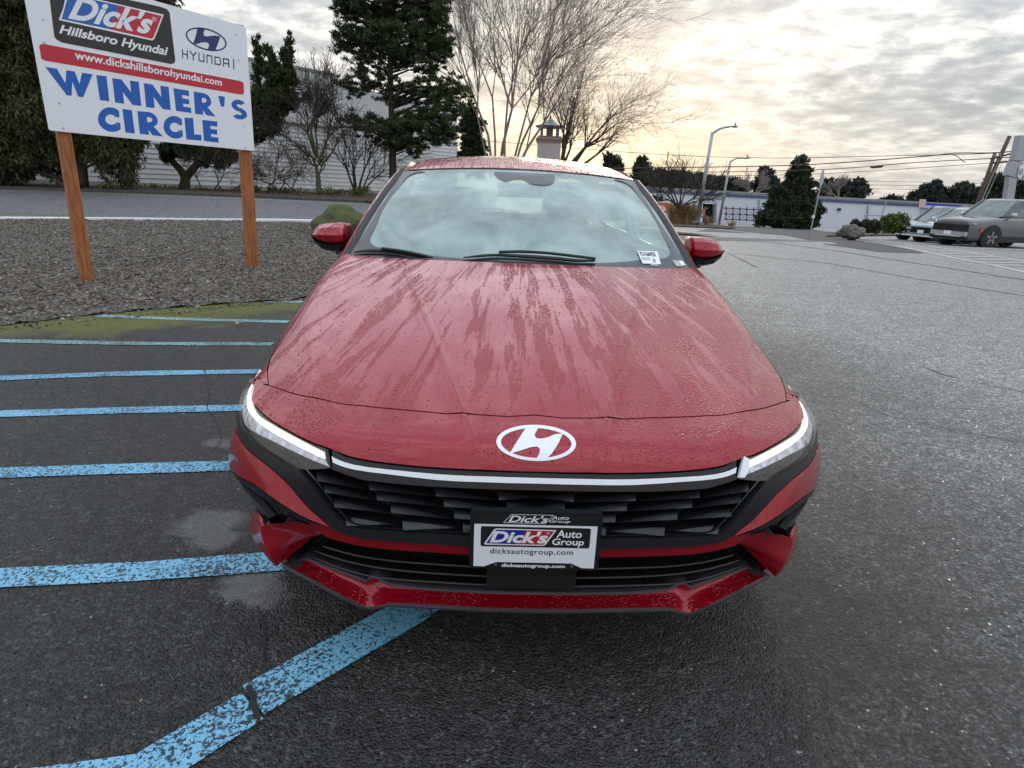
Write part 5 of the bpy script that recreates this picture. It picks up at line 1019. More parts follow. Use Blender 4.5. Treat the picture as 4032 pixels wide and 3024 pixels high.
text(pl, "Dick's", R4(-.113, -.0035, .030, .030), .0076, 'logo_white', pp, bold=.035, shear=.28); text(pl, '®', R4(.026, .022, .033, .029), .0076, 'logo_white', pp, bold=0)
text(pl, 'Auto', R4(.050, .0135, .113, .035), .0070, 'logo_white', pp, bold=.02, shear=.12); text(pl, 'Group', R4(.041, -.0130, .120, .0115), .0070, 'logo_white', pp, bold=.02, shear=.12)
simple('print_black', (.012, .012, .012), .5, var=0.)
text(pl, 'dicksautogroup.com', R4(-.111, -.0405, .095, -.0205), .0062, 'print_black', pp, bold=.008, space=1.1)
text(pl, 'dicksautogroup.com', R4(-.0815, -.0765, .0775, -.0640), .0062, 'logo_white', pf, bold=.03)
text(pl, "Dick's", R4(-.069, .0535, .028, .0725), .0060, 'logo_white', pf, bold=.02, shear=.3); text(pl, 'Auto', R4(.036, .0635, .078, .0735), .0060, 'logo_white', pf, bold=.01, shear=.2); text(pl, 'Group', R4(.030, .0525, .082, .0625), .0060, 'logo_white', pf, bold=.01, shear=.2)
for a_, b2 in (((-.082, .051), (-.062, .0755)), ((.020, .051), (.040, .0755))): poly(pl, [(a_[0], a_[1]), (a_[0]+.0016, a_[1]), (b2[0]+.0016, b2[1]), (b2[0], b2[1])], .0059, 'logo_white', pf, 'header_border')
poly(pl, [(-.082, .051), (.020, .051), (.021, .0522), (-.081, .0522)], .0059, 'logo_white', pf, 'header_border'); poly(pl, [(-.062, .0743), (.040, .0743), (.040, .0755), (-.062, .0755)], .0059, 'logo_white', pf, 'header_border')
for x_ in (-.096, .094): mesh('plate_screw', *tubeg([pl.put([[x_, -.0665]], .006)[0], pl.put([[x_, -.0665]], .009)[0]], .0035, 8), MT['alloy'], pf)

# ---------------------------------------------------------------- wings, doors and rear
def prof_pt(k, s_):   # bonnet edge point for k in 0..1
    P_ = SM([(-.835, .785), (-.856, .93), (-.862, 1.15), (-.857, 1.4), (-.845, 1.63), (-.815, 1.775)], 4); i = k*(len(P_)-1); a = P_[int(i)]; b2 = P_[min(int(i)+1, len(P_)-1)]; f_ = i-int(i); x, t_ = a[0]*(1-f_)+b2[0]*f_, a[1]*(1-f_)+b2[1]*f_
    return S(x-.003, t_)
def side(s_):
    hs2 = [(-.7785, .667), (-.8095, .712), (-.838, .786), (-.859, .93), (-.8645, 1.15), (-.8595, 1.4), (-.848, 1.63), (-.818, 1.775)]
    # bonnet-side strip of the wing
    e = np.array([S(x, t_) for x, t_ in SM(hs2, 4)]); 
    m_ = len(e); k = np.linspace(0, 1, m_)
    yy = np.maximum(e[:, 1], .42)
    wx = .880+.022*ss(.5, .9, yy)-.042*ss(.95, 1.45, yy)
    def row(x_, y_, z_): return np.stack([-np.asarray(x_)*np.ones(m_), y_, z_], -1)
    r1 = row(np.maximum(-e[:, 0]+.012, wx-.035), yy+.004, e[:, 2]-.014); r1[:3, 0] = -np.maximum(-e[:3, 0]+.02, .842); r1[:3, 1] = e[:3, 1]+.03
    r2 = row(wx-.008, yy+.01, e[:, 2]-.05); r2b = row(wx+.0, yy+.01, e[:, 2]-.10); r3 = row(wx+.004, yy+.01, .66-.0*k); r4 = row(wx-.003, yy+.01, .50+0*k); r5 = row(wx+.006, yy+.01, .34+0*k); r6 = row(wx-.03, yy+.01, .19+0*k)
    R_ = np.stack([e, r1, r2, r2b, r3, r4, r5, r6])
    V, Fc = gridg(R_)
    c_ = V[np.array([list(f) for f in Fc])].mean(1); keep = [f for f, q in zip(Fc, c_) if not ((math.hypot(q[1]-.93, q[2]-.33) < .385) and q[0] < -.6 and q[2] < .72)]
    # drop what lies inside the headlamp
    keep = [f for f in keep if not (V[list(f)].mean(0)[1] < .50 and V[list(f)].mean(0)[2] < .68)]
    V = V*np.array([1 if s_ < 0 else -1, 1, 1]); o_ = mesh('wing', V, keep, MT['red_paint'], car, smooth=True, fix=True)
    # bumper return between the nose and the wheel opening
    tt = np.linspace(.10, .46, 10); A_ = S(np.interp(tt, [.10, .16, .24, .29, .33, .46], [.64, .70, .71, .80, .845, .82]), tt, .03); A_[:, 0] *= s_; zz_ = A_[:, 2]; Bq = np.stack([s_*np.interp(zz_, [.2, .40, .46], [.76, .80, .862]), .93-np.sqrt(np.maximum(.40**2-(zz_-.33)**2, 0)), zz_], -1); Bq[:, 1] = np.maximum(Bq[:, 1], A_[:, 1]+.03)
    V, Fq = gridg(np.stack([A_*(1-k_)+Bq*k_+np.array([s_*.0, 0, 0]) for k_ in np.linspace(0, 1, 6)])); mesh('bumper_side', V, Fq, MT['red_paint'], car, smooth=True)
    # door and rear flank
    st = [1.47, 1.75, 2.2, 2.75, 3.3, 3.65, 4.0, 4.35, 4.58, 4.66]; belt = [.985, .99, 1.0, 1.01, 1.03, 1.04, 1.05, 1.05, 1.0, .80]; ww = [.862, .880, .908, .908, .905, .90, .885, .85, .80, .74]
    pr = [(-.04, 0), (-.006, -.03), (.0, -.10), (.004, -.30), (-.008, -.44)]
    rows_ = [[(-(w_+dx), y_, b_+dz) for w_, y_, b_ in zip(ww, st, belt)] for dx, dz in pr]+[[(-(w_+.006), y_, .34) for w_, y_ in zip(ww, st)], [(-(w_-.03), y_, .19) for w_, y_ in zip(ww, st)]]
    R_ = np.array(rows_); 
    def fine(R_): return np.stack([smoothline(r_, 5) for r_ in R_])
    Rf = fine(R_); V, Fc = gridg(Rf)
    def door(a, b2, nm, mat='red_paint'):
        kp = []
        for f in Fc:
            q = V[list(f)].mean(0)
            if a <= q[1] < b2 and not (math.hypot(q[1]-3.65, q[2]-.33) < .385): kp.append(f)
        mesh(nm, V*np.array([1 if s_ < 0 else -1, 1, 1]), kp, MT[mat], car, smooth=True, fix=True)
    door(1.40, 2.62, 'door'); door(2.62, 3.35, 'door'); door(3.35, 5., 'quarter_panel')
    for y_ in (2.35, 3.2): mesh('door_handle', *boxg((s_*.918, y_, .86), (.02, .19, .03)), MT['red_paint'], car)
    # wheel arch liner and wheels
    for yc in (.93, 3.65):
        a = np.linspace(-.3, math.pi+.3, 24); r_ = .385; A_ = np.stack([np.full(24, s_*.905), yc+r_*np.cos(a), .33+r_*np.sin(a)], -1); B_ = A_.copy(); B_[:, 0] = s_*.6; V_, F_ = gridg(np.stack([A_, B_])); mesh('arch_liner', V_, F_, MT['deep_black'], car)
        wl_ = bpy.data.objects.new('wheel', None); wl_.location = (s_*.80, yc, .33); link(wl_, car)
        rr_ = [(.20, .10), (.30, .108), (.325, .09), (.33, .0), (.325, -.09), (.30, -.108), (.20, -.10)]; a = np.arange(40)*2*math.pi/40
        V_ = np.concatenate([np.stack([np.full(40, s_*.80+o_x*s_), yc+r0*np.cos(a), .33+r0*np.sin(a)], -1) for r0, o_x in rr_]); F_ = [(i*40+j, i*40+(j+1) % 40, (i+1)*40+(j+1) % 40, (i+1)*40+j) for i in range(len(rr_)-1) for j in range(40)]
        mesh('tyre', V_, F_, MT['tyre'], wl_, smooth=True, fix=True)
        ps = []
        for i in range(10):
            a0 = i*2*math.pi/10; c0, s0 = math.cos(a0), math.sin(a0); ps.append(boxg((s_*.87, yc+.105*c0, .33+.105*s0), (.02, .21, .035), np.array([[1, 0, 0], [0, c0, -s0], [0, s0, c0]])))
        ps.append(tubeg([(s_*.85, yc, .33), (s_*.885, yc, .33)], .05, 14)); r2_ = [(.215, .10), (.20, .07), (.195, -.05)]
        V_ = np.concatenate([np.stack([np.full(40, s_*.80+o_x*s_), yc+r0*np.cos(a), .33+r0*np.sin(a)], -1) for r0, o_x in r2_]); ps.append((V_, [(i*40+j, i*40+(j+1) % 40, (i+1)*40+(j+1) % 40, (i+1)*40+j) for i in range(2) for j in range(40)]))
        mesh('rim', *merge(ps), MT['alloy'], wl_)
        mesh('brake_disc', *tubeg([(s_*.79, yc, .33), (s_*.80, yc, .33)], .16, 24), MT['alloy'], wl_)
side(-1); side(1)
mesh('underbody', *boxg((0, 2.35, .30), (1.45, 4.2, .22)), MT['deep_black'], car); mesh('engine_bay', *boxg((0, .95, .55), (1.15, 1.1, .3)), MT['deep_black'], car)
# boot lid and tail
yb = [(3.95, 1.12), (4.25, 1.13), (4.5, 1.12), (4.62, 1.09), (4.67, .98), (4.70, .7), (4.68, .35), (4.6, .2)]
P_ = np.array([[(x_*w_, y_-.02*abs(x_)**3*8*.1, z_-.03*abs(x_)**2) for x_ in np.linspace(-1, 1, 15)] for (y_, z_), w_ in zip(yb, (.62, .64, .68, .72, .74, .76, .76, .72))]); V, Fc = gridg(P_); mesh('boot_lid', V, Fc, MT['red_paint'], car, smooth=True)

# ---------------------------------------------------------------- greenhouse
def LO(u): return np.stack([.789*u, 1.305+.146*np.abs(u)**2.2, .990-.005*u*u], -1)
def HI(u): return np.stack([.640*u, 2.040+.150*np.abs(u)**2.2, 1.404-.029*u*u], -1)
def WS(u, v, d=0.):
    u = np.asarray(u, float); v = np.asarray(v, float); P_ = LO(u)*(1-v[..., None])+HI(u)*v[..., None]; n_ = np.array([0, -.48, .88]); n_ = n_+np.stack([u*.35, 0*u, 0*u], -1); return P_+n_*(.018*4*v*(1-v)+d)[..., None]
us, vv_ = np.meshgrid(np.linspace(-.985, .985, 41), np.linspace(-.06, .99, 15)); V, Fc = gridg(WS(us, vv_)); wsn = mesh('windscreen', V, Fc, MT['windscreen_glass'], car, smooth=True)
# black printed border and camera hood behind the glass
def wsheet(name, outline, mat, d=.002, holes=(), parent=wsn, step=(.06, .05)):
    V2, F2 = tri2d(outline, step, holes); return mesh(name, WS(V2[:, 0], V2[:, 1], d*np.ones(len(V2))), F2, MT[mat], parent, smooth=True)
simple('frit_black', (.05, .05, .055), .3, coat=.3)
wsheet('black_border', rrect(-.984, -.055, .984, .988, .02), 'frit_black', d=.005, holes=[rrect(-.915, .085, .915, .955, .10, 7)], step=(.05, .05))
hump = [(-.215, .95), (-.20, .90), (-.175, .855), (-.14, .825), (-.115, .815), (-.085, .835), (-.05, .855), (0, .86), (.03, .845), (.06, .81), (.10, .795), (.16, .79), (.21, .80), (.245, .83), (.265, .88), (.27, .95)]
wsheet('camera_hood', hump, 'frit_black', d=.005, step=(.05, .04))
# stickers at the lower right
def wpx(px, py):
    u, v = .8, .1
    for _ in range(14):
        P0 = WS(u, v); f0 = proj_(P0); fu_ = proj_(WS(u+.001, v)); fv_ = proj_(WS(u, v+.001)); J = np.stack([(fu_-f0)/.001, (fv_-f0)/.001], -1); s2 = np.linalg.solve(J, np.array([px, py])-f0); u += s2[0]; v += s2[1]
    return u, v
def proj_(P):
    d = np.asarray(P).reshape(3)-CC; z = d@FW; k = 2212/4032; return np.array([(2016+CAM_F*(d@RT)/z)*k, (1512-CAM_F*(d@UP)/z)*k])
def wquad(px): return [wpx(*q) for q in px]
qa = wquad([(1375, 545), (1418, 546), (1426, 574), (1386, 572)])
lbl = wsheet('window_label', qa, 'logo_white', d=.008, step=None)
def wtext(s_, q, h, mat, bold=0.):
    V, Fc = textgeo(s_, bold); a = V.min(0); b2 = V.max(0); w_ = (V-a)/(b2-a); tl_, tr_, br_, bl2 = [np.array(c_) for c_ in q]; P_ = (1-w_[:, :1])*w_[:, 1:]*tl_+w_[:, :1]*w_[:, 1:]*tr_+w_[:, :1]*(1-w_[:, 1:])*br_+(1-w_[:, :1])*(1-w_[:, 1:])*bl2
    mesh('lettering', WS(P_[:, 0], P_[:, 1], h*np.ones(len(P_))), Fc, MT[mat], lbl)
wtext('TU166925', wquad([(1378.5, 547.2), (1412, 548.4), (1415, 557), (1381, 556)]), .0095, 'print_black', .02); wtext('D', wquad([(1408, 563), (1413, 563), (1415, 570), (1410, 570)]), .0095, 'print_black', .02)
simple('print_grey', (.45, .45, .48), .6)
for k_ in range(3): wsheet('fine_print', wquad([(1384, 559.5+k_*2.2), (1402, 560+k_*2.2), (1402.4, 560.9+k_*2.2), (1384.4, 560.4+k_*2.2)]), 'print_grey', d=.0092, step=None, parent=lbl)
wsheet('window_sticker', wquad([(1450, 565), (1466, 566), (1474, 578), (1459, 578)]), 'print_grey', d=.0075, step=None); wsheet('window_sticker', wquad([(1463, 566), (1472, 566.5), (1479, 576), (1470, 576)]), 'chrome_satin', d=.0085, step=None)
wsheet('window_sticker', wquad([(1403, 574), (1419, 575), (1421, 576.6), (1405, 576)]), 'logo_white', d=.008, step=None)
# A pillars, mouldings and roof
def ribbon(name, A_, B_, mat, parent=car, lift=.0, th=.02):
    A_ = np.asarray(A_); B_ = np.asarray(B_); Mi = (A_+B_)/2+np.array([0, 0, lift]); V, Fc = gridg(np.stack([A_-np.array([0, 0, th]), A_, Mi, B_, B_-np.array([0, 0, th])])); return mesh(name, V, Fc, MT[mat], parent, smooth=False, fix=False)
vv1 = np.linspace(-.08, 1.0, 14)
for s_ in (-1, 1):
    e0 = WS(np.full(14, s_*.978), vv1, np.full(14, .002)); o1 = e0+np.stack([np.full(14, s_*.032), np.full(14, .012), np.full(14, .004)], -1); ribbon('screen_moulding', e0, o1, 'rubber', lift=.006)
    o2 = o1+np.stack([s_*np.linspace(.030, .030, 14), np.linspace(.05, .05, 14), np.linspace(-.014, -.012, 14)], -1); ribbon('roof_pillar', o1+np.array([0, 0, .002]), o2, 'red_paint', lift=.005)
    o3 = o2+np.stack([s_*np.linspace(.03, .02, 14), np.linspace(.10, .06, 14), np.linspace(-.05, -.05, 14)], -1); ribbon('pillar_flank', o2, o3, 'red_paint')
rk_ = [(2.045, 1.410), (2.12, 1.428), (2.30, 1.462), (2.55, 1.492), (2.85, 1.508), (3.15, 1.500), (3.45, 1.465), (3.62, 1.435)]; hw = [.640, .642, .645, .645, .635, .62, .60, .585]
U_ = np.linspace(-1, 1, 31); R_ = []
for (y_, z_), w_ in zip(rk_, hw):
    bow = .150*np.abs(U_)**2.2*max(0, 1-(y_-2.045)/1.2); R_.append(np.stack([w_*U_, y_+bow, z_-(.029+.018*min(1, (y_-2.045)*2))*U_**2-.03*np.clip(np.abs(U_)-.9, 0, 1)/.1*min(1, (y_-2.04)*3)], -1))
R_ = np.array(R_); Rs = np.stack([smoothline(R_[:, j], 4) for j in range(31)], 1)
V, Fc = gridg(Rs); mesh('roof', V, Fc, MT['red_paint'], car, smooth=True)
ribbon('roof_seam', HI(U_)+np.array([0, -.004, -.002]), HI(U_)+np.array([0, .008, .001]), 'rubber')
for s_ in (-1, 1):
    top_ = np.stack([[s_*.665, 2.20, 1.366], [s_*.67, 2.6, 1.415], [s_*.665, 3.0, 1.425], [s_*.645, 3.4, 1.395], [s_*.60, 3.75, 1.33], [s_*.60, 4.1, 1.17]]); bot_ = np.stack([[s_*.862, 1.62, .985], [s_*.872, 2.2, .99], [s_*.872, 2.8, 1.0], [s_*.865, 3.3, 1.02], [s_*.83, 3.7, 1.04], [s_*.72, 4.15, 1.08]])
    A_, B_ = smoothline(top_, 4), smoothline(bot_, 4); V, Fc = gridg(np.stack([A_*(1-k_)+B_*k_+np.array([s_*.02*math.sin(math.pi*k_), 0, 0]) for k_ in np.linspace(0, 1, 5)])); mesh('side_window', V, Fc, MT['side_glass'], car, smooth=True)
    e = smoothline(np.stack([[s_*.645, 2.19, 1.378], [s_*.650, 2.6, 1.438], [s_*.64, 3.0, 1.455], [s_*.61, 3.4, 1.425], [s_*.585, 3.75, 1.36]]), 4); ribbon('roof_rail', e, e+np.array([s_*.032, .0, -.025]), 'red_paint')
    mesh('door_pillar', *tubeg([(s_*.80, 2.72, 1.02), (s_*.665, 2.78, 1.42)], .035, 6), MT['gloss_black'], car)
    mesh('belt_moulding', *tubeg(smoothline(bot_, 3)+np.array([s_*.012, 0, 0]), .012, 6), MT['gloss_black'], car)
rg = np.array([[(x_*(.585+.05*k_), 3.62+.42*k_, 1.43-.31*k_-.02*x_*x_) for x_ in np.linspace(-1, 1, 9)] for k_ in np.linspace(0, 1, 5)]); V, Fc = gridg(rg); mesh('rear_window', V, Fc, MT['side_glass'], car, smooth=True)
# cabin seen through the misted glass
simple('cabin_dark', (.028, .030, .033), .8); simple('seat_fabric', (.055, .06, .065), .85, var=.2); simple('cowl_black', (.02, .02, .022), .6)
mesh('dashboard', *tubeg([(-.72, 1.78, .90), (0, 1.80, .92), (.72, 1.78, .90)], [.11, .12, .11], 10), MT['cabin_dark'], car); mesh('dash_top', *boxg((0, 1.62, .945), (1.44, .42, .03)), MT['cabin_dark'], car)
a = np.arange(28)*2*math.pi/28; mesh('steering_wheel', *tubeg(np.stack([.36+.18*np.cos(a), 1.99+.06*np.sin(a), 1.0+.17*np.sin(a)], -1), .015, 6, False), MT['cabin_dark'], car)
for y0_, zs in ((2.45, 0.), (3.25, .04)):
    for x_ in (-.36, .36):
        import bmesh
        def rbox(c_, s2, r_):
            bm = bmesh.new(); bmesh.ops.create_cube(bm, size=1)
            for v in bm.verts: v.co = Vector((v.co.x*s2[0]*(1.0 if v.co.z < 0 else .86), v.co.y*s2[1]+(v.co.z*s2[2]*.22), v.co.z*s2[2]))+Vector(c_)
            bmesh.ops.bevel(bm, geom=bm.edges[:], offset=r_, segments=3, affect='EDGES'); bm.verts.index_update(); V = [v.co[:] for v in bm.verts]; Fc = [tuple(v.index for v in f.verts) for f in bm.faces]; bm.free(); return V, Fc
        st_ = mesh('seat', *rbox((x_, y0_, .82+zs), (.50, .13, .56), .05), MT['seat_fabric'], car, smooth=True)
        mesh('headrest', *rbox((x_, y0_+.09, 1.20+zs*.6), (.28, .09, .17), .04), MT['seat_fabric'], st_, smooth=True)
mesh('rear_view_mirror', *boxg((0, 2.02, 1.30), (.24, .03, .07)), MT['cabin_dark'], car)
# cowl and wipers
cw = np.array([[(u_*.80, 1.27+.15*abs(u_)**2.2+k_, .975-.012*i_) for u_ in np.linspace(-1, 1, 21)] for i_, k_ in enumerate((0., .05, .10))]); V, Fc = gridg(cw); mesh('cowl', V, Fc, MT['cowl_black'], car, smooth=True)
def wiper(P_, hub):
    Q = [WS(np.array(u_), np.array(v_), np.array(.016)) for u_, v_ in wquad(P_)]; Qs = smoothline(Q, 5); o_ = mesh('wiper', *tubeg(Qs, np.interp(np.linspace(0, 1, len(Qs)), [0, .12, .5, .8, 1], [.003, .006, .009, .008, .004]), 6), MT['rubber'], car)
    Q2 = Qs+np.array([0, -.004, -.014]); mesh('wiper_blade', *tubeg(Q2, .005, 4), MT['rubber'], o_)
    Q3 = [WS(np.array(u_), np.array(v_), np.array(.03)) for u_, v_ in wquad(hub)]; mesh('wiper_arm', *tubeg(smoothline(Q3, 4), .007, 6), MT['satin_black'], o_)
wiper([(768, 552), (800, 548), (850, 550), (900, 559), (937, 563)], [(830, 549), (880, 556), (925, 566)])
wiper([(1002, 563), (1060, 558), (1110, 559), (1200, 565), (1240, 569), (1283, 570)], [(1078, 557), (1130, 556), (1190, 560), (1282, 571)])
# wing mirrors
for s_ in (-1, 1):
    mr = bpy.data.objects.new('wing_mirror', None); mr.location = (s_*.93, 1.70, 1.05); link(mr, car)
    def loft(secs): return np.array(secs)
    secs = []
    for x_, zt_, zb_, yf, yk in ((.842, 1.105, 1.040, 1.665, 1.79), (.852, 1.116, 1.022, 1.645, 1.80), (.885, 1.117, 1.016, 1.632, 1.81), (.935, 1.113, 1.018, 1.635, 1.81), (.975, 1.104, 1.026, 1.650, 1.80), (1.004, 1.085, 1.038, 1.675, 1.785), (1.018, 1.062, 1.046, 1.70, 1.76)):
        zm_ = (zt_+zb_)/2; secs.append([(s_*x_, yk, zb_), (s_*x_, yf+.03, zb_), (s_*x_, yf+.004, zb_+.012), (s_*x_, yf, zm_-.005), (s_*x_, yf+.018, zt_-.018), (s_*x_, yf+.045, zt_-.002), (s_*x_, yf+.08, zt_), (s_*x_, yk, zt_-.006)])
    V, Fc = gridg(loft(secs)); Fc = Fc+[tuple(range(8)), tuple(range(48, 56))[::-1], ]+[(i*8, (i+1)*8, (i+1)*8+7, i*8+7) for i in range(6)]
    cp = mesh('mirror_cap', V, Fc, MT['red_paint'], mr, fix=True); 
    md = cp.modifiers.new('bevel', 'BEVEL'); md.width = .006; md.segments = 3; md.limit_method = 'ANGLE'; md.angle_limit = .15
    secs2 = []
    for x_, zt_, zb_, yf, yk in ((.846, 1.036, 1.005, 1.675, 1.79), (.87, 1.020, .990, 1.655, 1.80), (.91, 1.014, .980, 1.645, 1.80), (.96, 1.020, .990, 1.652, 1.80), (1.000, 1.034, 1.014, 1.68, 1.785), (1.016, 1.045, 1.036, 1.705, 1.77)):
        secs2.append([(s_*x_, yk, zb_), (s_*x_, yf+.03, zb_), (s_*x_, yf+.002, zb_+.008), (s_*x_, yf-.004, zt_), (s_*x_, yk, zt_)])
    V, Fc = gridg(loft(secs2)); Fc = Fc+[tuple(range(5)), tuple(range(25, 30))[::-1]]; mesh('mirror_base', V, Fc, MT['satin_black'], mr, fix=True)
    mesh('mirror_stalk', *tubeg([(s_*.80, 1.72, .985), (s_*.85, 1.72, 1.0), (s_*.89, 1.72, 1.005)], [.022, .018, .016], 8), MT['satin_black'], mr)
    mesh('mirror_glass', *boxg((s_*.93, 1.812, 1.06), (.15, .004, .085)), MT['alloy'], mr)
# ---------------------------------------------------------------- billboard on two posts
m, t, b, o = newmat('cedar_post'); p = POS(t); s = SEP(t, p); gv = VEC(t, M(t, 'MULTIPLY', s[0], 14.), M(t, 'MULTIPLY', s[1], 14.), M(t, 'MULTIPLY', s[2], 1.1)); gr_ = NOISE(t, gv, 3., 6, .65, .3)
c = RAMP(t, gr_, [(.30, (.14, .045, .018)), (.5, (.36, .125, .040)), (.72, (.46, .19, .075))]); c = MIX(t, RAMP(t, NOISE(t, p, 6, 3), [(.62, 0.), (.75, .6)]), c, (.12, .04, .02))
setp(t, b, col=c, rough=.75, nrm=BUMP(t, gr_, .006))
simple('sign_white', (.84, .87, .92), .4, var=.03, vs_=1.); simple('sign_black', (.030, .028, .028), .45, var=.1); simple('sign_red', (.55, .022, .045), .4, var=.04); simple('sign_royal', (.010, .115, .50), .4, var=.05); simple('sign_logo_blue', (.025, .13, .48), .4, var=.05); simple('sign_navy', (.025, .035, .15), .4, var=.05)
b1, b2_ = atg(190, 617), atg(546, 586); ux = b2_-b1; ux[2] = 0; ux /= np.linalg.norm(ux); nrm_ = np.array([ux[1], -ux[0], 0.])      # towards the camera
# posts lean as plumb lines do on the sloping lot
def postat(base, top):
    d = rayd(*top); tt = ((base-CC)@nrm_)/(d@nrm_); return CC+d*tt
t1, t2 = postat(b1, (136, 283)), postat(b2_, (529, 323))
bb = thing('billboard', 'white winner sign board with red band, screwed to two cedar posts', 'billboard', loc=tuple((b1+b2_)/2))
Rp = np.column_stack([ux, -nrm_, [0, 0, 1]])
def sqpost(a, c_, wd, dp, name):
    v = (c_-a); L = np.linalg.norm(v); v /= L; a = a-v*.25; c_ = c_+v*1.45; o_ = []
    for q in (a, c_):
        for i, j in ((-1, -1), (1, -1), (1, 1), (-1, 1)): o_.append(q+ux*i*wd/2+nrm_*j*dp/2)
    return mesh(name, o_, [(3, 2, 1, 0), (4, 5, 6, 7), (0, 1, 5, 4), (1, 2, 6, 5), (2, 3, 7, 6), (3, 0, 4, 7)], MT['cedar_post'], bb, fix=True)
sqpost(b1, t1, .125, .125, 'post'); sqpost(b2_, t2, .125, .125, 'post')
vdir = (t1-b1)/np.linalg.norm(t1-b1)
o_s = (b1+nrm_*.085); vp = vdir-(vdir@nrm_)*nrm_
K = 4032/2212
pl = Plane(o_s, ux, np.array([0, 0, 1.])); PX = lambda x, y: tuple(pl.px(x/K, y/K))
if pl.n@(CC-pl.o) < 0: pl.n = -pl.n
Z1 = lambda x, y: PX(x/2.011, y/2.011)
Z2 = lambda x, y: PX(x/2.212, 250+y/2.212)
cor = [PX(191, 508), PX(199, 514), PX(995, 594), PX(1000, 590), PX(967, 111), PX(962, 105), PX(75, -150), PX(70, -144)]
bd2 = poly(pl, cor, .012, 'sign_white', bb, 'board', th=.012)
poly(pl, [Z1(375, -140), Z1(1270, 55), Z1(1320, 75), Z1(1340, 100), Z1(1386, 480), Z1(1375, 502), Z1(1350, 508), Z1(490, 338), Z1(445, 315), Z1(428, 290)], .0135, 'sign_black', bd2, 'black_panel')
poly(pl, [Z1(463, 160), Z1(500, 60), Z1(525, -60), Z1(1294, 118), Z1(1222, 305), Z1(1205, 322), Z1(1180, 318)], .0145, 'sign_white', bd2, 'logo_border')
poly(pl, [Z1(486, 152), Z1(512, 60), Z1(540, -45), Z1(940, 46), Z1(905, 130), Z1(862, 232)], .0155, 'sign_logo_blue', bd2, 'logo_blue'); poly(pl, [Z1(940, 46), Z1(1278, 128), Z1(1212, 296), Z1(1195, 308), Z1(862, 232), Z1(905, 130)], .0155, 'sign_red', bd2, 'logo_red')
text(pl, "Dick's", [Z1(536, 150), Z1(1185, 278), Z1(1225, 105), Z1(578, -45)], .0165, 'sign_white', bd2, bold=.035, shear=.22)
text(pl, '®', [Z1(1195, 165), Z1(1236, 175), Z1(1241, 142), Z1(1200, 132)], .0165, 'sign_white', bd2, bold=.0)
V_ = text(pl, 'Hillsboro Hyundai', [Z1(462, 285), Z1(1318, 462), Z1(1330, 374), Z1(480, 196)], .0150, 'sign_white', bd2, bold=.028, shear=.12)
poly(pl, [Z1(309, 370), Z1(318, 352), Z1(345, 349), Z1(1900, 642), Z1(1925, 655), Z1(1930, 735), Z1(1922, 748), Z1(1895, 748), Z1(350, 480), Z1(325, 465)], .0135, 'sign_red', bd2, 'red_band')
text(pl, 'www.dickshillsborohyundai.com', [Z1(592, 490), Z1(1752, 698), Z1(1755, 628), Z1(588, 398)], .0150, 'sign_white', bd2, bold=.022)
# heavy block capitals, drawn as overlapping strokes merged into one outline
def glyph(ch):
    R = lambda x0, y0, x1, y1: [(x0, y0), (x1, y0), (x1, y1), (x0, y1)]
    def arc(cx, cy, rx, ry, a0, a1, th, k=14):
        o_ = [(cx+rx*math.cos(math.radians(a0+(a1-a0)*i/k)), cy+ry*math.sin(math.radians(a0+(a1-a0)*i/k))) for i in range(k+1)]; i_ = [(cx+(rx-th)*math.cos(math.radians(a0+(a1-a0)*i/k)), cy+(ry-th*.95)*math.sin(math.radians(a0+(a1-a0)*i/k))) for i in range(k+1)]
        return o_+i_[::-1]
    if ch == 'I': return [R(0, 0, .36, 1)], .36
    if ch == 'L': return [R(0, 0, .36, 1), R(0, 0, .66, .26)], .66
    if ch == 'E': return [R(0, 0, .36, 1), R(0, 0, .70, .24), R(0, .38, .66, .61), R(0, .76, .70, 1)], .70
    if ch == 'N': return [R(0, 0, .34, 1), R(.66, 0, 1., 1), [(0, 1), (.34, 1), (1., 0), (.66, 0)]], 1.
    if ch == 'W': return [[(0, 1), (.37, 1), (.60, 0), (.32, 0)], [(.32, 0), (.60, 0), (.95, 1), (.68, 1)], [(.68, 1), (.95, 1), (1.25, 0), (.97, 0)], [(.97, 0), (1.25, 0), (1.56, 1), (1.20, 1)]], 1.56
    if ch == 'R': return [R(0, 0, .36, 1), arc(.44, .68, .36, .32, -90, 90, .22), R(.2, .77, .46, 1), R(.2, .36, .46, .55), [(.24, .42), (.56, .42), (.92, 0), (.50, 0)]], .90
    if ch == 'C': return [arc(.58, .5, .58, .52, 48, 312, .32, 26), [(.97, .89), (.74, .62), (.97, .62)], [(.97, .11), (.97, .38), (.74, .38)]], .98
    if ch == "'": return [[(.0, 1), (.30, 1), (.26, .55), (.06, .55)]], .30
    if ch == 'S': return [arc(.40, .715, .37, .305, 35, 262, .25, 16), arc(.38, .285, .38, .305, 82, -145, .25, 16), [(.24, .57), (.30, .40), (.58, .44), (.52, .60)]], .76
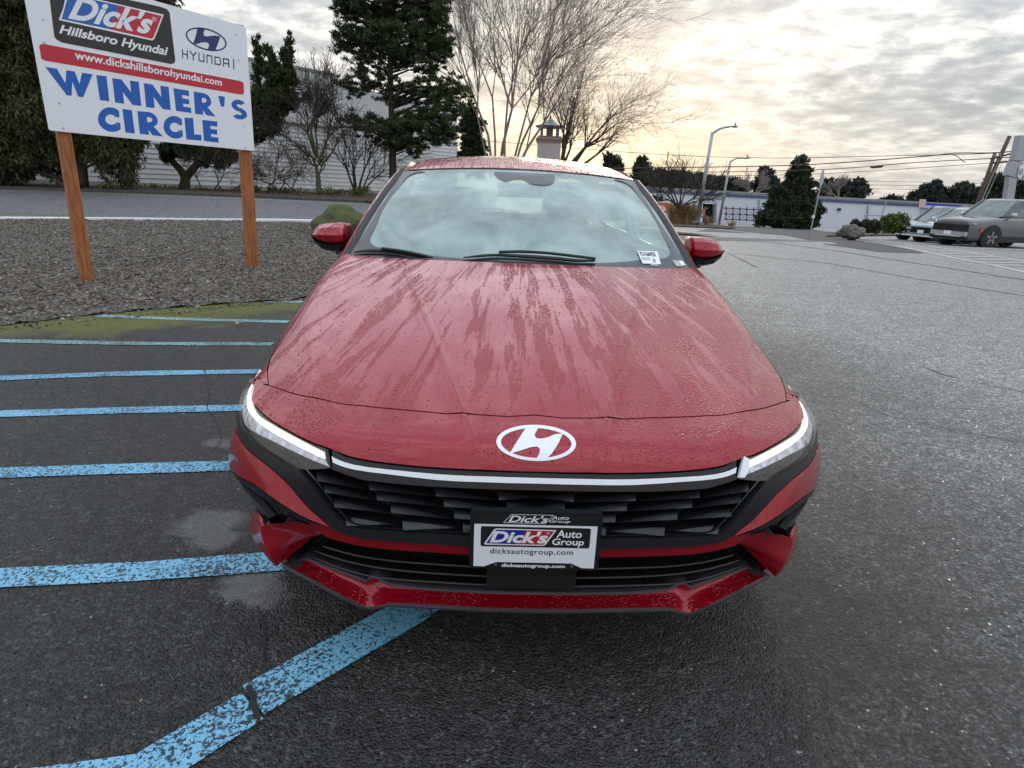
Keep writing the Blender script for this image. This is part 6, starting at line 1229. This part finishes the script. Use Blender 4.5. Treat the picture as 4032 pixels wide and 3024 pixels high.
def block(s_, cells, h, up_=True):
    for ch, q in zip(s_, cells):
        gs, w_ = glyph(ch); vs2, ed = [], []
        for o_ in gs: k = len(vs2); vs2 += [Vector(v) for v in o_]; ed += [(k+i, k+(i+1) % len(o_)) for i in range(len(o_))]
        r = delaunay_2d_cdt(vs2, ed, [], 0, 1e-5); P_ = np.array([tuple(v) for v in r[0]]); Fc = [tuple(f) for f in r[2]]; c_ = np.array([P_[list(f)].mean(0) for f in Fc]); k = np.zeros(len(Fc), bool)
        for o_ in gs: k |= inpoly(c_, o_)
        Fc = [f for f, kk in zip(Fc, k) if kk]; Fc = [f if np.cross(P_[f[1]]-P_[f[0]], P_[f[2]]-P_[f[0]]) > 0 else f[::-1] for f in Fc]; a0 = P_.min(0); a1 = P_.max(0); n_ = (P_-a0)/(a1-a0); bl_, br_, tr_, tl_ = [np.array(v) for v in q]
        D = (1-n_[:, :1])*(1-n_[:, 1:])*bl_+n_[:, :1]*(1-n_[:, 1:])*br_+n_[:, :1]*n_[:, 1:]*tr_+(1-n_[:, :1])*n_[:, 1:]*tl_
        mesh('letter', pl.put(D, h), Fc, MT['sign_royal'], bd2)
def cell(*p4): return [Z2(*q) for q in p4]
block("WINNER'S", [cell((528, 270), (768, 300), (805, 95), (392, 30)), cell((868, 318), (950, 330), (925, 112), (836, 102)), cell((1000, 340), (1228, 370), (1205, 160), (975, 128)), cell((1270, 380), (1485, 405), (1465, 205), (1250, 172)), cell((1530, 412), (1665, 432), (1640, 238), (1508, 215)), cell((1697, 438), (1875, 462), (1850, 270), (1683, 245)), cell((1912, 372), (1955, 378), (1955, 290), (1897, 282)), cell((2020, 480), (2152, 494), (2138, 325), (2010, 308))], .0135)
block('CIRCLE', [cell((853, 590), (1052, 598), (1030, 385), (850, 376)), cell((1090, 600), (1172, 610), (1145, 407), (1063, 396)), cell((1215, 612), (1418, 636), (1385, 430), (1193, 415)), cell((1425, 648), (1592, 658), (1578, 462), (1418, 452)), cell((1620, 660), (1752, 672), (1742, 478), (1603, 472)), cell((1774, 674), (1902, 690), (1888, 505), (1758, 492))], .0135)
# maker's oval and wordmark
def ell2(cx, cy, a, b_, an, n=40): return [Z1(cx+a*math.cos(q)*math.cos(an)-b_*math.sin(q)*math.sin(an), cy+a*math.cos(q)*math.sin(an)+b_*math.sin(q)*math.cos(an)) for q in np.linspace(0, 2*math.pi, n, endpoint=False)]
poly(pl, ell2(1630, 312, 168, 84, .30), .0135, 'sign_navy', bd2, 'oval', holes=[ell2(1630, 312, 156, 72, .30)])
poly(pl, [Z1(*q) for q in [(1560, 225), (1590, 222), (1620, 232), (1608, 262), (1612, 282), (1632, 290), (1668, 285), (1700, 282), (1742, 290), (1728, 330), (1712, 375), (1700, 403), (1672, 402), (1640, 393), (1652, 365), (1650, 345), (1625, 335), (1590, 338), (1555, 352), (1525, 345), (1540, 310), (1552, 262)]], .0135, 'sign_navy', bd2, 'oval_letter')
# angular wordmark from bars
def bar(px4, nm='wordmark_letter'): poly(pl, [Z1(*q) for q in px4], .0135, 'sign_navy', bd2, nm)
bx = lambda k, f_: (1437+k*420+(-.02)*f_, 392+k*86+f_)
def gl2(k0, k1, strokes):
    # strokes in a unit cell (x 0..1, y 0 top..1 bottom), as bars joined into one letter
    vs2, ed, gs = [], [], []
    for (xa, ya, xb, yb_, wd) in strokes:
        dx, dy = (xb-xa), (yb_-ya); L = math.hypot(dx, dy); nx, ny = -dy/L*wd/2, dx/L*wd/2; ex, ey = dx/L*wd*.3, dy/L*wd*.3; gs.append([(xa+nx-ex, ya+ny-ey), (xb+nx+ex, yb_+ny+ey), (xb-nx+ex, yb_-ny+ey), (xa-nx-ex, ya-ny-ey)])
    for o_ in gs: k = len(vs2); vs2 += [Vector(v) for v in o_]; ed += [(k+i, k+(i+1) % 4) for i in range(4)]
    r = delaunay_2d_cdt(vs2, ed, [], 0, 1e-5); P_ = np.array([tuple(v) for v in r[0]]); Fc = [tuple(f) for f in r[2]]; c_ = np.array([P_[list(f)].mean(0) for f in Fc]); k = np.zeros(len(Fc), bool)
    for o_ in gs: k |= inpoly(c_, o_)
    Fc = [f for f, kk in zip(Fc, k) if kk]; D = np.array([Z1(*(np.array(bx(k0+(k1-k0)*x, 0))+np.array([x*0+2*y, 66*y]))) for x, y in P_]); Fc = [f if np.cross(D[f[1]]-D[f[0]], D[f[2]]-D[f[0]]) > 0 else f[::-1] for f in Fc]
    mesh('wordmark_letter', pl.put(D, .0135), Fc, MT['sign_navy'], bd2)
q_ = .17
gl2(.0, .115, [(.1, 0, .1, 1, q_), (.9, 0, .9, 1, q_), (.1, .5, .9, .5, q_*.9)]); gl2(.15, .275, [(.05, 0, .5, .5, q_), (.95, 0, .5, .5, q_), (.5, .5, .5, 1, q_)]); gl2(.31, .425, [(.1, 0, .1, .9, q_), (.1, .92, .9, .92, q_*.9), (.9, 0, .9, .95, q_)])
gl2(.46, .575, [(.1, .1, .1, 1, q_), (.1, .08, .9, .08, q_*.9), (.9, .05, .9, 1, q_)]); gl2(.61, .735, [(.1, .05, .1, .95, q_), (.1, .08, .8, .08, q_*.9), (.1, .92, .8, .92, q_*.9), (.9, .15, .9, .85, q_), (.8, .08, .9, .2, q_*.8), (.8, .92, .9, .8, q_*.8)]); gl2(.77, .895, [(.1, .1, .1, 1, q_), (.1, .08, .9, .08, q_*.9), (.9, .05, .9, 1, q_), (.1, .6, .9, .6, q_*.9)]); gl2(.95, 1.0, [(.5, 0, .5, 1, .4)])
for x, y in ((340, 160), (350, 340), (467, 818), (500, 1015), (1868, 275), (1885, 480), (1925, 1000), (1938, 1170)): c_ = Z1(x, y); mesh('screw', *tubeg([pl.put([c_], .0125)[0], pl.put([c_], .0165)[0]], .010, 8), MT['sign_back'], bd2)

# fallen leaves
simple('pink_leaf', (.52, .26, .17), .7, var=.2); simple('yellow_leaf', (.42, .27, .05), .7, var=.2); simple('pale_leaf', (.55, .50, .42), .7, var=.1)
def leaf(px, py, r, mat, label):
    c_ = atg(px, py)+np.array([0, 0, .03]); a = np.linspace(0, 2*math.pi, 11)[:-1]; rr = [1, .45, .9, .4, .8, .3, .8, .4, .9, .45]; rot = rng.uniform(0, 6)
    V = [c_+np.array([0, 0, .012])]+[c_+np.array([r*q*math.cos(x+rot), r*q*math.sin(x+rot), rng.uniform(-.004, .02)]) for x, q in zip(a, rr)]; o_ = mesh('fallen_leaf', V, [(0, i+1, (i+1) % 10+1) for i in range(10)], MT[mat], fix=True); props(o_, label, 'leaf', 'fallen leaves on the gravel')
leaf(69, 591, .09, 'pink_leaf', 'pinkish fallen leaf on the gravel left of the billboard'); leaf(142, 582, .04, 'pale_leaf', 'pale fallen leaf on the gravel just left of the left post'); leaf(255, 650, .10, 'yellow_leaf', 'yellow fallen leaves on the gravel near the moss'); leaf(372, 548, .09, 'yellow_leaf', 'yellow leaf scrap in the middle of the gravel'); leaf(500, 562, .06, 'yellow_leaf', 'orange leaf scrap left of the right post foot'); leaf(516, 706, .05, 'pink_leaf', 'brown leaf on the mossy asphalt')

# ---------------------------------------------------------------- parked cars on the right
def carpaint(name, col, metal=.3):
    m, t, b, o = newmat(name); p = POS(t); setp(t, b, col=MIX(t, NOISE(t, p, 6, 4), tuple(a*.9 for a in col), tuple(min(1, a*1.1) for a in col)), rough=.35, metal=metal, coat=1., coatr=.05)
carpaint('silver_paint', (.115, .12, .13)); carpaint('pale_blue_paint', (.28, .33, .38)); carpaint('navy_paint', (.035, .045, .09)); simple('skid_silver', (.50, .51, .53), .35, metal=.5); simple('panel_black', (.02, .021, .023), .12, coat=1.)
glassmat('parked_glass', (.30, .36, .35), (.40, .50, .48), .32, .06, False)
def parked(name, label, pos, rot, mat, H, Wd, Ln, suv):
    front = cx = zg = 0.; t0 = thing(name, label, 'car', 'cars parked along the right side'); w_ = Wd/2; Y = lambda y_: front+y_; Hh = 1.04 if suv else .78; bt = 1.18 if suv else .96
    st = [(0, Hh-.16, .80), (.06, Hh-.04, .86), (.28, Hh, .94), (.7, Hh+.05, .99), (1.25, bt-.03, 1.), (2.4, bt, 1.), (3.6, bt+.01, 1.), (Ln-.5, bt+.01, .98), (Ln-.12, bt-.02, .93), (Ln, bt-.2, .86)]
    rows_ = []
    for y_, zt_, kx in st:
        x_ = w_*kx; pts = [(0, zt_+.02), (.5*x_, zt_+.01), (.85*x_, zt_-.02), (.95*x_, zt_-.06), (x_, zt_-.16), (x_*1.005, .66), (x_*.985, .5), (x_*.99, .36), (x_*.93, .24), (0, .23)]
        rows_.append([(cx+a, Y(y_), zg+z_) for a, z_ in pts]+[(cx-a, Y(y_), zg+z_) for a, z_ in pts[::-1][1:-1]])
    R_ = np.array(rows_); R_ = np.stack([smoothline(R_[:, j], 3) for j in range(R_.shape[1])], 1); n_ = R_.shape[1]; R_ = np.concatenate([R_, R_[:, :1]], 1)
    V, Fc = gridg(R_); Fc += [tuple(range(n_)), tuple((len(R_)-1)*(n_+1)+i for i in range(n_))[::-1]]; bd3 = mesh('body', V, Fc, MT[mat], t0, smooth=True, fix=True); bd3.data.polygons[len(bd3.data.polygons)-2].use_smooth = False
    # cabin: glass box with pillars and a painted roof
    g0, g1, g2, g3 = (1.15, 1.95, Ln-.75, Ln-.22) if suv else (1.2, 2.0, Ln-1.6, Ln-.75)
    lo_ = [(-.86*w_, g0+.15), (0, g0), (.86*w_, g0+.15), (.88*w_, 2.4), (.84*w_, g3), (0, g3+.05), (-.84*w_, g3), (-.88*w_, 2.4)]; hi_ = [(-.70*w_, g1+.08), (0, g1), (.70*w_, g1+.08), (.71*w_, 2.7), (.66*w_, g2), (0, g2+.03), (-.66*w_, g2), (-.71*w_, 2.7)]
    V = [(cx+x_, Y(y_), zg+bt-.02) for x_, y_ in lo_]+[(cx+x_, Y(y_), zg+H-.06) for x_, y_ in hi_]; mesh('glazing', V, [(i, (i+1) % 8, (i+1) % 8+8, i+8) for i in range(8)], MT['parked_glass'], t0, fix=True)
    V = [(cx+x_*1.01, Y(y_), zg+H-.065) for x_, y_ in hi_]+[(cx+x_*.8, Y(2.9+(y_-2.9)*.82), zg+H) for x_, y_ in hi_]; mesh('roof', V, [(i, (i+1) % 8, (i+1) % 8+8, i+8) for i in range(8)]+[tuple(range(8, 16))], MT[mat], t0, smooth=True, fix=True)
    for s_ in (-1, 1):
        mesh('pillar', *tubeg([(cx+s_*.865*w_, Y(g0+.12), zg+bt-.02), (cx+s_*.71*w_, Y(g1+.05), zg+H-.05)], .035, 6), MT[mat], t0); mesh('pillar', *tubeg([(cx+s_*.885*w_, Y(2.6), zg+bt-.02), (cx+s_*.715*w_, Y(2.75), zg+H-.05)], .045, 6), MT['panel_black'], t0); mesh('pillar', *tubeg([(cx+s_*.85*w_, Y(g3-.05), zg+bt-.02), (cx+s_*.67*w_, Y(g2-.03), zg+H-.05)], .06, 6), MT[mat], t0)
        mc = mesh('wing_mirror', *tubeg([(cx+s_*w_*.90, Y(1.62), zg+bt+.02), (cx+s_*w_*1.02, Y(1.60), zg+bt+.05), (cx+s_*w_*1.14, Y(1.62), zg+bt+.06), (cx+s_*w_*1.17, Y(1.64), zg+bt+.05)], [.03, .085, .085, .03], 8), MT['skid_silver' if suv else mat], t0, smooth=True)
        mesh('headlamp', *boxg((cx+s_*w_*.72, Y(.10), zg+Hh-.17), (w_*.42, .16, .05 if suv else .10)), MT['lamp_reflector'], t0)
        for yc in (.92, Ln-1.0):
            rw = .37 if suv else .33; whl = bpy.data.objects.new('wheel', None); whl.location = (cx+s_*(w_-.11), Y(yc), zg+rw); COL.objects.link(whl); whl.parent = t0; whl.location = (s_*(w_-.11), yc, rw)
            mesh('arch', *tubeg([(cx+s_*(w_-.2), Y(yc), zg+rw+.03), (cx+s_*(w_+.012), Y(yc), zg+rw+.03)], rw+.09, 28), MT['satin_black'], t0)
            mesh('tyre', *tubeg([(cx+s_*(w_-.2), Y(yc), zg+rw), (cx+s_*(w_+.02), Y(yc), zg+rw), (cx+s_*(w_+.03), Y(yc), zg+rw)], [rw, rw, rw-.03], 32), MT['tyre'], whl)
            ps = []
            for i in range(5):
                a0 = i*2*math.pi/5+.3; c0, s0 = math.cos(a0), math.sin(a0); ps.append(boxg((cx+s_*(w_+.035), Y(yc)+.15*c0, zg+rw+.15*s0), (.012, .20, .085), np.array([[1, 0, 0], [0, c0, -s0], [0, s0, c0]])))
            mesh('rim', *merge(ps), MT['alloy'], whl)
    if suv:
        mesh('black_fascia', *boxg((cx, Y(.02), zg+.70), (Wd*.80, .10, .24)), MT['panel_black'], t0); mesh('bumper', *boxg((cx, Y(-.02), zg+.47), (Wd*.80, .14, .16)), MT['skid_silver'], t0); mesh('lower_intake', *boxg((cx, Y(-.01), zg+.33), (Wd*.82, .12, .12)), MT['satin_black'], t0)
        for s_ in (-1, 1): mesh('sill_cladding', *boxg((cx+s_*w_*.965, Y(Ln/2), zg+.33), (.10, Ln*.62, .22)), MT['rubber'], t0)
        mesh('skid_plate', *boxg((cx, Y(-.04), zg+.385), (Wd*.60, .10, .035)), MT['chrome_satin'], t0); mesh('number_plate', *boxg((cx, Y(-.10), zg+.49), (.31, .02, .15)), MT['logo_white'], t0)
        mesh('marker_lamp', *boxg((cx+w_*.985, Y(.42), zg+.66), (.03, .10, .16)), MT['amber'], t0); mesh('marker_lamp', *boxg((cx-w_*.985, Y(.42), zg+.66), (.03, .10, .16)), MT['amber'], t0)
    else:
        mesh('grille', *boxg((cx, Y(.02), zg+.52), (Wd*.6, .10, .22)), MT['panel_black'], t0); mesh('lower_lip', *boxg((cx, Y(-.02), zg+.28), (Wd*.84, .12, .06)), MT['chrome_satin'], t0)
        mesh('number_plate', *boxg((cx, Y(-.04), zg+.45), (.31, .02, .15)), MT['logo_white'], t0)
        for s_ in (-1, 1): mesh('running_light', *boxg((cx+s_*w_*.70, Y(.03), zg+.58), (w_*.30, .12, .04)), MT['logo_white'], t0)
    t0.location = (pos[0], pos[1], float(g(pos[0]+1, pos[1]))); t0.rotation_euler = (0, 0, math.radians(rot)); return t0
def nosecorner(px, py, dx, dy, rot):
    """car origin (nose centre) so that its local point (dx, dy) stands on the ground at the pixel"""
    q = atg(px, py); a = math.radians(rot); return (q[0]-(dx*math.cos(a)-dy*math.sin(a)), q[1]-(dx*math.sin(a)+dy*math.cos(a)))
c1_ = nosecorner(2129, 534, .87, .92, -80)
parked('parked_suv', 'silver crossover with black front panel parked at the right edge', c1_, -80, 'silver_paint', 1.84, 1.96, 4.9, True)
parked('parked_car', 'pale blue car half hidden behind the silver crossover', (c1_[0]+.9, c1_[1]+2.9), -80, 'pale_blue_paint', 1.52, 1.86, 4.5, False)
parked('parked_car', 'dark navy car furthest back in the parked row', (c1_[0]+2.1, c1_[1]+5.9), -80, 'navy_paint', 1.66, 1.86, 4.6, False)
